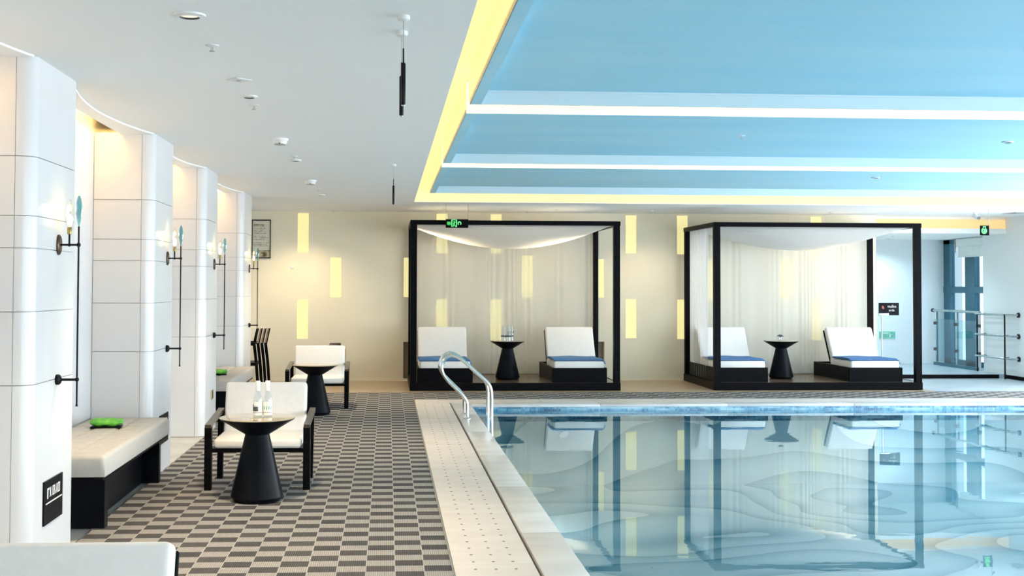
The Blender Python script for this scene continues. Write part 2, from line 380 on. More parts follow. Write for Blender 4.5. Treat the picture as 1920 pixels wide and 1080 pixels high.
# ---- drain strip and coping around the pool, slab by slab
surround = sroot('floor_pool_surround')
base = MB(); base.box(0.333, 0.97, -2.15, 14.53, -0.3, -0.03); base.box(0.97, 8.95, 13.885, 14.53, -0.3, -0.03)
base.box(8.31, 8.95, -2.15, 13.885, -0.3, -0.03); base.box(0.97, 8.31, -2.15, -1.51, -0.3, -0.03)
base.build('channel_bed', 'channel_dark', surround, smooth=False)
sl = MB().rbox(0, 0.408, 0.002, 1.538, -0.03, 0.0, 0.0015, 1).mesh('drain_slab', 'stone_pale', False)
ys = [5.93+1.54*i for i in range(-5, 6)]
for y in ys:
    if y+1.54 < 14.5: place('drain_slab', sl, surround, (0.336, y, 0))
yl = max(y for y in ys if y+1.54 < 14.5)+1.54
MB().rbox(0.336, 0.744, yl+0.002, 14.12, -0.03, 0, 0.0015, 1).build('drain_slab', 'stone_pale', surround, smooth=False)
cs = MB().rbox(0, 0.222, 0.002, 1.538, -0.03, 0.0, 0.004, 2).mesh('coping_slab', 'coping_stone')
for y in [5.15+1.54*i for i in range(-4, 6)]:
    if y+1.54 < 13.9: place('coping_slab', cs, surround, (0.766, y, 0))
MB().rbox(0.766, 0.988, 12.852, 14.10, -0.03, 0, 0.004, 2).build('coping_slab', 'coping_stone', surround)
sl2 = MB().rbox(0.002, 1.538, 0, 0.40, -0.03, 0.0, 0.0015, 1).mesh('drain_slab', 'stone_pale', False)
cs2 = MB().rbox(0.002, 1.538, 0, 0.242, -0.03, 0.0, 0.004, 2).mesh('coping_slab', 'coping_stone')
for i in range(6):
    place('drain_slab', sl2, surround, (0.336+1.54*i, 14.125, 0))
    if i: place('coping_slab', cs2, surround, (0.99+1.54*(i-1), 13.862, 0))
MB().rbox(0.99+1.54*5, 8.95, 13.862, 14.104, -0.03, 0, 0.004, 2).build('coping_slab', 'coping_stone', surround)
MB().rbox(8.29, 8.95, -2.15, 13.86, -0.03, 0, 0.004, 2).build('coping_slab', 'coping_stone', surround)
MB().rbox(0.99, 8.288, -2.15, -1.51, -0.03, 0, 0.004, 2).build('coping_slab', 'coping_stone', surround)
m = MB()
y = 5.20
while y < 14.0:
    for x in (0.441, 0.543, 0.643): m.lathe([(0.0085, -0.001), (0.0085, 0.0006)], (x, y, 0), 10)
    y += 0.1575
h = m.build('drain_holes', 'channel_dark', surround); h['kind'] = 'stuff'

# ---- pool basin and water
x0, x1, y0, y1 = POOL; D = -0.95
basin = sroot('floor_pool_basin')
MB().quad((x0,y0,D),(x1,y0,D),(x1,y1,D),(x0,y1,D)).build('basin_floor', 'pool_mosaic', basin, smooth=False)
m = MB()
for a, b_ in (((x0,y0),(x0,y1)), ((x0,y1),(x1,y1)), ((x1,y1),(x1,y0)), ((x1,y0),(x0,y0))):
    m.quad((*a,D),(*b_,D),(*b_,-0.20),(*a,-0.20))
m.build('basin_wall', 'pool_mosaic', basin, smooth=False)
m = MB()
for a, b_ in (((x0,y0),(x0,y1)), ((x0,y1),(x1,y1)), ((x1,y1),(x1,y0)), ((x1,y0),(x0,y0))):
    m.quad((*a,-0.20),(*b_,-0.20),(*b_,-0.012),(*a,-0.012))
m.build('mosaic_band', 'mosaic_band', basin, smooth=False)
wo = MB().quad((x0,y0,WZ),(x1,y0,WZ),(x1,y1,WZ),(x0,y1,WZ)).build('pool_water', 'water', smooth=False)
tag(wo, 'still clear blue water filling the swimming pool', 'water'); wo['kind'] = 'stuff'

# ---- walls
struct(MB().box(WX-0.3, WX, FY, BY+0.2, -0.2, 2.95).build('wall_left', 'panel_white', smooth=False))
m = MB(); m.box(WX-0.3, RX+0.3, FY-0.2, FY, -0.2, 0.10); m.box(WX-0.3, RX+0.3, FY-0.2, FY, 2.40, 2.95)
for a, b_ in ((WX-0.3, 5.45), (9.05, RX+0.3)): m.box(a, b_, FY-0.2, FY, 0.1, 2.4)
struct(m.build('wall_front', 'wall_cream', smooth=False))
for i, (a, b_) in enumerate(((5.45, 9.05),)):  # unseen glazing behind the camera, added as fill for camera-facing surfaces
    m = MB(); Y0, Y1 = FY-0.12, FY-0.06
    for x in (a, (a+b_)/2-0.03, b_-0.06): m.box(x, x+0.06, Y0, Y1, 0.1, 2.4)
    for z in (0.1, 1.30, 2.34): m.box(a, b_, Y0, Y1, z, z+0.06)
    wr = struct(m.build('window_%d' % (i+7), 'frame_teal', smooth=False))
    for xa, xb in ((a+0.06, (a+b_)/2-0.03), ((a+b_)/2+0.03, b_-0.06)):
        for za, zb in ((0.16, 1.30), (1.36, 2.34)):
            MB().quad((xa,FY-0.09,za),(xb,FY-0.09,za),(xb,FY-0.09,zb),(xa,FY-0.09,zb)).build('pane', 'window_glass', wr, smooth=False)
# back wall: a grid with holes for the glowing panels and the low niches
LIT = [(-1.335,1.89,2.475),(-1.335,0.615,1.20),(-0.853,1.232,1.818),(0.235,1.235,1.82),(0.72,1.888,2.475),(0.72,0.617,1.203),
       (1.531,1.89,2.475),(1.531,0.605,1.205),(2.0,1.232,1.86),(3.08,1.235,1.812),(3.568,1.90,2.475),(3.568,0.628,1.212),
       (4.35,1.89,2.475),(4.35,0.615,1.21),(4.82,1.21,1.82),(5.93,1.21,1.83),(6.41,1.89,2.475),(6.41,0.60,1.235)]
NIC = [(-0.853,0.02,0.555),(0.235,0.02,0.57),(3.08,0.30,0.575)]
PW = 0.165
holes = [(x, x+PW, a, b_, 0.02) for x, a, b_ in LIT]+[(x, x+PW, a, b_, 0.12) for x, a, b_ in NIC]
WBX0, WBX1 = WX-0.3, 7.42
xs = sorted({WBX0, WBX1}|{h[0] for h in holes}|{h[1] for h in holes})
zs = sorted({0.0, 2.6}|{h[2] for h in holes}|{h[3] for h in holes})
m = MB()
for i in range(len(xs)-1):
    for j in range(len(zs)-1):
        cx_, cz_ = (xs[i]+xs[i+1])/2, (zs[j]+zs[j+1])/2
        if any(h[0] < cx_ < h[1] and h[2] < cz_ < h[3] for h in holes): continue
        m.quad((xs[i],BY,zs[j]),(xs[i+1],BY,zs[j]),(xs[i+1],BY,zs[j+1]),(xs[i],BY,zs[j+1]))
for a, b_, c_, d_, dep in holes:
    Y2 = BY+dep
    m.quad((a,BY,c_),(a,Y2,c_),(b_,Y2,c_),(b_,BY,c_)); m.quad((a,Y2,d_),(a,BY,d_),(b_,BY,d_),(b_,Y2,d_))
    m.quad((a,Y2,c_),(a,BY,c_),(a,BY,d_),(a,Y2,d_)); m.quad((b_,BY,c_),(b_,Y2,c_),(b_,Y2,d_),(b_,BY,d_))
m.quad((WBX1,BY,0),(WBX1,20.3,0),(WBX1,20.3,2.6),(WBX1,BY,2.6))
m.quad((WBX0,BY+0.2,0),(WBX0,BY+0.2,2.6),(WBX1,BY+0.2,2.6),(WBX1,BY+0.2,0))
wb = struct(m.build('wall_back', 'wall_cream', smooth=False))
for x, a, b_ in LIT:
    MB().box(x, x+PW, BY+0.012, BY+0.03, a, b_).build('light_panel', 'panel_glow', wb, smooth=False)
for x, a, b_ in NIC:
    MB().box(x, x+PW, BY+0.11, BY+0.13, a, b_).build('niche_back', 'niche_brown', wb, smooth=False)
m = MB(); m.box(WBX0, WBX1, BY-0.008, BY, 0, 0.03); struct(m.build('baseboard_back', 'wall_cream', smooth=False))

# right wall: piers, sill, header; then window bays
m = MB()
m.box(RX, RX+0.3, 16.0, 18.42, -0.2, 2.95); m.box(RX, RX+0.3, FY, 16.0, -0.2, 0.10); m.box(RX, RX+0.3, FY, 16.0, 2.40, 2.95)
m.box(RX, RX+0.3, FY, -3.6, 0.1, 2.4)
for y in (0.45, 4.5, 8.55, 12.6): m.box(RX, RX+0.3, y-0.15, y+0.15, 0.1, 2.4)
m.box(RX+0.25, RX+0.6, 18.42, 20.6, 2.24, 2.95); m.box(RX+0.25, RX+0.6, 18.42, 20.6, -0.2, 0.07)
struct(m.build('wall_right', 'wall_white', smooth=False))
bays = [(-3.6, 0.3), (0.6, 4.35), (4.65, 8.4), (8.7, 12.45), (12.75, 16.0)]
for i, (a, b_) in enumerate(bays):
    m = MB(); X0, X1 = RX+0.10, RX+0.16
    for y in (a, (a+b_)/2-0.03, b_-0.06): m.box(X0, X1, y, y+0.06, 0.1, 2.4)
    for z in (0.1, 1.30, 2.34): m.box(X0, X1, a, b_, z, z+0.06)
    wr = struct(m.build('window_%d' % (i+1), 'frame_teal', smooth=False))
    for ya, yb in ((a+0.06, (a+b_)/2-0.03), ((a+b_)/2+0.03, b_-0.06)):
        for za, zb in ((0.16, 1.30), (1.36, 2.34)):
            MB().quad((RX+0.13,ya,za),(RX+0.13,yb,za),(RX+0.13,yb,zb),(RX+0.13,ya,zb)).build('pane', 'window_glass', wr, smooth=False)

# recess behind the right pavilion
struct(MB().box(7.3, 10.2, 20.30, 20.5, -0.2, 2.6).build('wall_recess', 'wall_white', smooth=False))
m = MB(); m.box(7.42, RX+0.3, 17.70, 20.5, 2.245, 2.32)
m.box(7.42, RX+0.3, 17.74, 20.5, 2.32, 2.95); m.box(RX+0.2, 10.2, 18.42, 20.5, 2.245, 2.32)
struct(m.build('ceiling_recess', 'ceiling_paint', smooth=False))
hl = MB().box(7.5, RX, 17.715, 17.74, 2.322, 2.462).build('cove_light', 'header_glow', smooth=False)
tag(hl, 'long amber light strip in the header above the recess opening', 'light strip')
m = MB(); X0, X1 = 9.86, 9.95
m.box(X0, X1, 20.07, 20.30, 0.07, 2.245); m.box(X0, X1, 19.20, 19.53, 0.07, 2.245); m.box(X0, X1, 18.42, 18.50, 0.07, 2.245)
m.box(X0-0.01, X1, 18.42, 20.30, 1.31, 1.42); m.box(X0, X1, 18.42, 20.3, 0.07, 0.16); m.box(X0, X1, 18.42, 20.3, 2.17, 2.245)
wr = struct(m.build('window_6', 'frame_teal', smooth=False))
for ya, yb in ((18.5, 19.2), (19.53, 20.07)):
    for za, zb in ((0.16, 1.31), (1.42, 2.17)):
        MB().quad((9.9,ya,za),(9.9,yb,za),(9.9,yb,zb),(9.9,ya,zb)).build('pane', 'tinted_glass', wr, smooth=False)
b_ = thing('roller_blind', 'white roller blind half lowered over the recess window', 'blind', (9.8, 19.05, 2.0))
MB().rbox(-0.06, 0.04, -0.62, 0.57, 0.10, 0.24, 0.02).build('headbox', 'blind_white', b_)
MB().box(-0.02, -0.012, -0.60, 0.55, -0.065, 0.11).build('fabric', 'blind_white', b_, smooth=False)
MB().rbox(-0.035, 0.0, -0.61, 0.56, -0.08, -0.06, 0.006).build('bottom_bar', 'blind_white', b_)
MB().box(-0.07, -0.05, 0.57, 0.60, 0.0, 0.24).build('bracket', 'grey_metal', b_, smooth=False)

# ---- ceiling with scalloped left edge and coffer opening
PILL = [(5.70, 6.44), (8.58, 9.33), (11.02, 11.75), (13.92, 14.67)]
CX0, CX1, CY0, CY1 = 0.34, 8.95, -3.3, 15.35
gaps = [(3.5, 5.70)]+[(PILL[i][1], PILL[i+1][0]) for i in range(3)]
def xl(y):
    if y > 14.67 or y < 3.5: return WX
    for a, b_ in gaps:
        if a < y < b_:
            t = (y-a)/(b_-a)
            return PX-0.005-0.135*math.sin(PI*t)**0.8
    return PX-0.03
ysm = sorted({FY, 3.499, 14.671, BY+0.1}|{round(3.5+0.05*i, 3) for i in range(224)}|{v for p in PILL for v in p})
m = MB()
for a, b_ in zip(ysm[:-1], ysm[1:]):
    xa, xb = xl(a+1e-4), xl(b_-1e-4)
    m.quad((xa,a,2.5),(xb,b_,2.5),(CX0,b_,2.5),(CX0,a,2.5))
    if xa > WX+0.01 and any(g[0]-1e-6 <= a and b_ <= g[1]+1e-6 for g in gaps): m.quad((xa,a,2.490),(xb,b_,2.490),(xb,b_,2.5),(xa,a,2.5))
m.quad((CX0,CY1,2.5),(CX0,BY+0.1,2.5),(RX+0.3,BY+0.1,2.5),(RX+0.3,CY1,2.5))
m.quad((7.42,BY+0.1,2.5),(7.42,17.75,2.5),(RX+0.3,17.75,2.5),(RX+0.3,BY+0.1,2.5))
m.quad((CX1,CY0,2.5),(CX1,CY1,2.5),(RX+0.3,CY1,2.5),(RX+0.3,CY0,2.5))
m.quad((CX0,FY,2.5),(CX0,CY0,2.5),(RX+0.3,CY0,2.5),(RX+0.3,FY,2.5))
# coffer sides
m.quad((CX0,CY0,2.5),(CX0,CY1,2.5),(CX0,CY1,2.86),(CX0,CY0,2.86)); m.quad((CX1,CY1,2.5),(CX1,CY0,2.5),(CX1,CY0,2.86),(CX1,CY1,2.86))
m.quad((CX0,CY1,2.5),(CX1,CY1,2.5),(CX1,CY1,2.86),(CX0,CY1,2.86)); m.quad((CX1,CY0,2.5),(CX0,CY0,2.5),(CX0,CY0,2.86),(CX1,CY0,2.86))
m.box(WX-0.3, RX+0.4, FY-0.1, 20.5, 2.95, 3.0)
struct(m.build('ceiling', 'ceiling_paint', smooth=False))
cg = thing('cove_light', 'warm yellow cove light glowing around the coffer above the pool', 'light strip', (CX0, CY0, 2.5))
MB().box(0.01, CX1-CX0-0.01, 0.01, CY1-CY0-0.01, 0.35, 0.37).build('glow_lining', 'cove_glow', cg, smooth=False)  # recess top glows itself, standing in for light from hidden strips
MB().box(0.01, CX1-CX0-0.01, CY1-CY0-0.02, CY1-CY0-0.005, 0.008, 0.345).build('glow_lining', 'cove_glow', cg, smooth=False)  # far coffer face made emissive to carry the cove light on it
# niche soffits and the light slots behind them
for gi, (a, b_) in enumerate(gaps):
    m = MB(); n = 28
    for i in range(n):
        ya, yb = a+(b_-a)*i/n, a+(b_-a)*(i+1)/n
        m.quad((-1.935,ya,2.490),(-1.935,yb,2.490),(xl(yb-1e-4),yb,2.490),(xl(ya+1e-4),ya,2.490))
    m.quad((-1.935,a,2.490),(-1.935,a,2.62),(-1.935,b_,2.62),(-1.935,b_,2.490))
    m.quad((WX,a,2.62),(WX,b_,2.62),(-1.935,b_,2.62),(-1.935,a,2.62))
    struct(m.build('ceiling_niche', 'ceiling_paint', smooth=False))
    s_ = MB().box(-1.965, -1.94, a+0.05, b_-0.08, 2.53, 2.555).build('slot_light', 'slot_glow', smooth=False)
    tag(s_, ['slim warm light strip hidden above the niche before the nearest pillar',
             'slim warm light strip above the niche with the long tufted bench',
             'slim warm light strip above the niche without a bench',
             'slim warm light strip above the farthest bench niche'][gi], 'light strip', 'niche light strips')

# ---- ceiling trays
for k in range(5):
    a, b_ = 11.83-3.72*k, 15.14-3.72*k
    X0, X1 = 0.54, 8.75; zi = 2.69
    t = thing('ceiling_tray', ['pale blue ceiling tray farthest from the camera', 'pale blue ceiling tray between the two thin light lines',
              'large pale blue ceiling tray nearest in view above the pool', 'pale blue ceiling tray just above the camera', 'pale blue ceiling tray behind the camera'][k],
              'ceiling panel', (0,0,0), 0, 'ceiling trays over the pool')
    MB().box(X0+0.07, X1-0.07, a+0.10, b_-0.02, zi, zi+0.02).build('panel', 'tray_blue', t, smooth=False)
    MB().box(X0, X1, a, a+0.10, 2.6, 2.83).build('near_rim', 'tray_blue', t, smooth=False)
    m = MB().box(X0, X1, b_-0.02, b_, 2.6, 2.83); m.box(X0+0.07, X1-0.07, b_-0.032, b_-0.02, zi-0.012, zi)
    m.build('far_rim', 'tray_edge', t, smooth=False)
    for q0 in (X0, X1-0.07): MB().box(q0, q0+0.07, a+0.1, b_-0.02, 2.6, 2.83).build('side_rim', 'tray_blue', t, smooth=False)
    m = MB().box(X0-0.006, X0, a, b_, 2.6, 2.625); m.build('lip', 'grey_metal', t, smooth=False)
    MB().box(X0-0.012, X0, a, b_, 2.628, 2.83).build('glow_face', 'tray_side_glow', t, smooth=False)  # tray side glows itself in place of cove light falling on it
    MB().box(X0, X1, a-0.012, a, 2.602, 2.82).build('glow_face', 'rim_glow', t, smooth=False)  # near face made emissive, slot light painted onto it

# ---- pillars with panel cladding
JZ = [0.0, 0.92, 1.27, 1.575, 1.73, 2.015, 2.5]
pl_lab = ['nearest white clad pillar at the left edge of the picture', 'second white clad pillar, beyond the long tufted bench',
          'third white clad pillar with a small brass plate low on its side', 'farthest white clad pillar next to the cream back wall']
for k, (ya, yb) in enumerate(PILL):
    t = thing('pillar', pl_lab[k], 'pillar', (0, ya, 0), 0, 'white clad pillars along the left wall')
    dp = yb-ya; R_ = 0.085
    def outline(ins):
        pts = [(WX+0.001, ins), (PX-R_, ins)]
        for i in range(1, 9):
            an = -PI/2+PI/2*i/8; pts.append((PX-R_+(R_-ins)*math.cos(an), R_+(R_-ins)*math.sin(an)))
        pts += [(PX-ins, dp-ins), (WX+0.001, dp-ins)]
        return pts
    MB().prism(outline(0.012), lambda p, q, z: (p, q, z), 0, 2.5).build('core', 'joint_grey', t)
    for j in range(6):
        z0, z1 = JZ[j]+(0.002 if j else 0), JZ[j+1]-(0.002 if j < 5 else 0)
        MB().box(WX+0.003, -1.779, 0, 0.014, z0, z1).build('panel', 'panel_white', t, smooth=False)
        o = outline(0.0)[1:-1]; i_ = outline(0.0125)[1:-1]
        outer = [(-1.7765, 0)]+o[1:]; inner = [(-1.7765, 0.0125)]+i_[1:]
        outer[-1] = (PX, dp); inner[-1] = (PX-0.0125, dp)
        n = len(outer); mb = MB()
        mb.add([(p[0], p[1], z) for z in (z0, z1) for p in outer]+[(p[0], p[1], z) for z in (z0, z1) for p in inner],
               [(i, i+1, n+i+1, n+i) for i in range(n-1)]+[(2*n+i+1, 2*n+i, 3*n+i, 3*n+i+1) for i in range(n-1)] +
               [(i+1, i, 2*n+i, 2*n+i+1) for i in range(n-1)]+[(n+i, n+i+1, 3*n+i+1, 3*n+i) for i in range(n-1)] +
               [(2*n, 0, n, 3*n), (n-1, 3*n-1, 4*n-1, 2*n-1)])
        mb.build('corner_panel', 'panel_white', t, angle=50)
        MB().box(WX+0.003, PX-0.001, dp-0.0125, dp, z0, z1).build('panel', 'panel_white', t, smooth=False)

# ================================================================== PAVILIONS (daybed frames)
def pavilion(x0, x1, label, dense, sidecurtain):
    fy, by, H_ = 15.72, 17.38, 2.285; w_ = 0.085
    t = thing('pavilion', label, 'pavilion', ((x0+x1)/2, fy, 0), 0, 'black framed pavilions against the back wall')
    a, b_ = x0-(x0+x1)/2, x1-(x0+x1)/2; d = by-fy
    MB().rbox(a, b_, 0, 0.03, 0, 0.103, 0.004, 1).build('plinth_front', 'black_wood', t)
    m = MB(); m.box(a, a+0.03, 0.03, d, 0, 0.103); m.box(b_-0.03, b_, 0.03, d, 0, 0.103); m.box(a, b_, d-0.03, d, 0, 0.103)
    m.build('plinth_side', 'black_wood', t, smooth=False)
    MB().box(a+0.03, b_-0.03, 0.03, d-0.03, 0.02, 0.1).build('deck', 'platform_wood', t, smooth=False)
    for px_ in (a+0.005, b_-w_-0.005):
        for py_, wd in ((0.005, w_), (d-w_*0.9-0.005, w_*0.85)):
            o = MB().rbox(px_, px_+wd, py_, py_+wd, 0.10, H_-0.002, 0.003, 1).build('post', 'black_wood', t)
    MB().rbox(a, b_, 0, w_, H_-0.06, H_, 0.003, 1).build('beam', 'black_wood', t)
    MB().rbox(a, b_, d-w_, d, H_-0.06, H_, 0.003, 1).build('beam', 'black_wood', t)
    for px_ in (a, b_-w_): MB().rbox(px_, px_+w_, w_, d-w_, H_-0.06, H_, 0.003, 1).build('beam', 'black_wood', t)
    hw = (b_-a)/2-w_
    def can(u, v):
        x = (u*2-1)*hw; s_ = (1-(u*2-1)**2)
        z = H_-0.055-0.30*s_*(math.sin(PI*min(max(v, 0.0), 1.0))**0.55)
        return (x, 0.05+v*(d-0.11), z)
    MB().grid(40, 24, can).build('canopy', 'canopy_cloth', t, angle=80)
    cm = 'sheer_curtain_dense' if dense else 'sheer_curtain'
    rnd = random.Random(int(x0*100))
    ph = [rnd.uniform(0, 6.28) for _ in range(4)]
    def cur(u, v):
        x = a+0.06+u*(b_-a-0.20)
        amp = 0.012+0.006*math.sin(u*9+ph[0])
        en = 0.5+0.5*math.sin(u*23+ph[3]+2*math.sin(u*7+ph[1]))
        y = d-0.13+amp*en*math.sin(u*150+9*math.sin(u*9+ph[1])+4*math.sin(u*31+ph[2]))+0.010*math.sin(u*37+ph[2]+2*math.sin(u*5))+0.006*math.sin(u*61+ph[2])*(1-v)
        return (x, y, 0.115+v*(H_-0.06-0.115))
    MB().grid(420, 6, cur).build('curtain', cm, t, angle=80)
    if sidecurtain:
        def cur2(u, v):
            return (a+0.055+0.016*math.sin(u*62+1.0+math.sin(u*7)), 0.55+u*(d-0.75), 0.115+v*(H_-0.06-0.115))
        MB().grid(160, 6, cur2).build('curtain', cm, t, angle=80)
    return t
pavilion(0.30, 3.145, 'black framed pavilion with white canopy behind the pool handrail', False, False)
pavilion(4.43, 7.33, 'black framed pavilion with white canopy beside the black sign stand', True, True)

# ================================================================== LOUNGERS
def lounger(x, y, label):
    t = thing('sun_lounger', label, 'sun lounger', (x, y, 0.1), 0, 'white cushioned loungers in the pavilions')
    W = 0.375; Ln = 1.36
    m = MB(); m.rbox(-W, W, 0, 0.03, 0, 0.195, 0.004, 1); m.box(-W, -W+0.03, 0.03, Ln, 0, 0.195); m.box(W-0.03, W, 0.03, Ln, 0, 0.195)
    m.box(-W, W, Ln-0.03, Ln, 0, 0.195); m.box(-W+0.03, W-0.03, 0.03, Ln-0.03, 0.10, 0.17)
    m.build('base', 'black_wood', t, smooth=False)
    MB().rbox(-0.345, 0.345, 0.02, 0.80, 0.172, 0.288, 0.028, 4).build('seat_cushion', 'leather_white', t)
    ang = math.radians(31)
    def tilt(p):
        y_, z_ = p.y*math.cos(ang)+p.z*math.sin(ang), -p.y*math.sin(ang)+p.z*math.cos(ang)
        return Vector((p.x, y_+0.70, z_+0.30))
    bc_ = MB().rbox(-0.345, 0.345, 0.0, 0.10, 0.0, 0.50, 0.03, 4).xf(tilt).build('back_cushion', 'leather_white', t)
    MB().box(-0.35, 0.35, 0.10, 0.12, -0.05, 0.49).xf(tilt).build('back_board', 'black_wood', bc_, smooth=False)
    # folded towel over the seat, its edge hanging on the right
    tw = tag(bpy.data.objects.new('towel', None), label.replace('white cushioned lounger', 'folded blue towel on the lounger'), 'towel', 'blue towels on the loungers')
    col.objects.link(tw); tw.location = (x, y, 0.1)
    def tf(u, v):
        xx = -0.352+u*0.715; yy = 0.035+v*0.63
        zz = 0.318+0.004*math.sin(u*9+v*4)
        e_ = max(0, u-0.93)/0.07; zz -= 0.05*e_**1.6
        e2 = max(0, 0.05-v)/0.05; zz -= 0.02*e2
        return (xx, yy, zz)
    m = MB().grid(36, 16, tf); n = len(m.v)
    m2 = MB().grid(36, 16, lambda u, v: (lambda q: (q[0]*(0.985 if u > 0.9 else 1), q[1], max(q[2]-0.026, 0.2895) if u < 0.93 else q[2]-0.012))(tf(u, v)))
    m2.f = [f[::-1] for f in m2.f]
    m.add(m2.v, m2.f)
    nu, nv = 37, 17; rim = [i for i in range(nu)]+[j*nu+nu-1 for j in range(1, nv)]+[(nv-1)*nu+i for i in range(nu-2, -1, -1)]+[j*nu for j in range(nv-2, 0, -1)]
    for i in range(len(rim)):
        p, q = rim[i], rim[(i+1) % len(rim)]; m.f.append((q, p, p+n, q+n))
    m.build('towel_body', 'towel_blue', tw, angle=60)
    MB().box(-0.352, 0.34, 0.028, 0.036, 0.2895, 0.296).build('hem', 'towel_navy', tw, smooth=False)
    return t
lounger(0.775, 15.80, 'white cushioned lounger behind the steel pool handrail')
lounger(2.605, 15.83, 'white cushioned lounger right of the table with inverted glasses')
lounger(4.845, 15.87, 'white cushioned lounger behind the front left post of the right pavilion')
lounger(6.73, 15.85, 'white cushioned lounger nearest the black sign stand')

# ================================================================== CONE TABLES
def cone_table(x, y, z, label, grp):
    t = thing('cone_table', label, 'side table', (x, y, z), 0, grp)
    MB().lathe([(0.150, 0), (0.171, 0.03), (0.169, 0.04), (0.080, 0.424), (0.079, 0.43), (0.084, 0.434), (0.240, 0.528), (0.243, 0.533)], seg=48).build('pedestal', 'black_gloss', t, angle=25)
    MB().lathe([(0.243, 0.533), (0.245, 0.537), (0.243, 0.5405), (0.239, 0.541)], seg=48).build('table_top', 'table_lacquer', t, angle=25)
    return t
cone_table(-0.845, 7.76, 0, 'black cone table with two water bottles on it', 'black cone tables')
cone_table(-0.785, 12.88, 0, 'black cone table before the farther white armchair', 'black cone tables')
cone_table(1.677, 16.38, 0.1, 'black cone table carrying inverted glasses between two loungers', 'black cone tables')
cone_table(5.60, 16.45, 0.1, 'black cone table carrying a small dark twig ornament', 'black cone tables')

# ================================================================== ARMCHAIRS
def armchair(x, y, label):
    t = thing('armchair', label, 'armchair', (x, y, 0), 0, 'white armchairs beside the pool')
    for s in (-1, 1):
        MB().rbox(s*0.335-0.024, s*0.335+0.024, -0.32, -0.265, 0, 0.432, 0.003, 1).build('leg', 'black_wood', t)
        MB().hexa([(s*0.325-0.02, 0.19, 0), (s*0.325+0.02, 0.19, 0), (s*0.325+0.02, 0.235, 0), (s*0.325-0.02, 0.235, 0)],
                  [(s*0.33-0.02, 0.26, 0.47), (s*0.33+0.02, 0.26, 0.47), (s*0.33+0.02, 0.305, 0.475), (s*0.33-0.02, 0.305, 0.475)]).build('leg', 'black_wood', t, smooth=False)
        MB().hexa([(s*0.335-0.021, -0.325, 0.425), (s*0.335+0.021, -0.325, 0.425), (s*0.335+0.021, 0.33, 0.468), (s*0.335-0.021, 0.33, 0.468)],
                  [(s*0.335-0.021, -0.325, 0.447), (s*0.335+0.021, -0.325, 0.447), (s*0.335+0.021, 0.33, 0.497), (s*0.335-0.021, 0.33, 0.497)]).build('armrest', 'arm_wood', t, smooth=False)
    m = MB(); m.box(-0.31, 0.31, -0.30, -0.26, 0.255, 0.283); m.box(-0.31, 0.31, 0.17, 0.21, 0.255, 0.283)
    m.box(-0.315, -0.285, -0.26, 0.2, 0.255, 0.283); m.box(0.285, 0.315, -0.26, 0.2, 0.255, 0.283); m.box(-0.29, 0.29, -0.26, 0.18, 0.268, 0.282)
    m.build('seat_frame', 'black_wood', t, smooth=False)
    MB().rbox(-0.298, 0.298, -0.315, 0.22, 0.283, 0.350, 0.022, 4).build('seat', 'leather_white', t)
    an = math.radians(17)
    def tl(p):
        y_, z_ = p.y*math.cos(an)+p.z*math.sin(an), -p.y*math.sin(an)+p.z*math.cos(an)
        return Vector((p.x, y_+0.165, z_+0.335))
    br_ = MB().rbox(-0.295, 0.295, 0.0, 0.085, 0.0, 0.375, 0.022, 4).xf(tl).build('backrest', 'leather_white', t)
    MB().rbox(-0.300, 0.300, 0.083, 0.10, -0.06, 0.355, 0.004, 1).xf(tl).build('back_panel', 'black_wood', br_)
    return t
armchair(-0.885, 3.03, 'white armchair cropped in the bottom left foreground')
armchair(-0.885, 8.45, 'white armchair behind the table with the two bottles')
armchair(-0.80, 13.78, 'farther white armchair near the cream back wall')

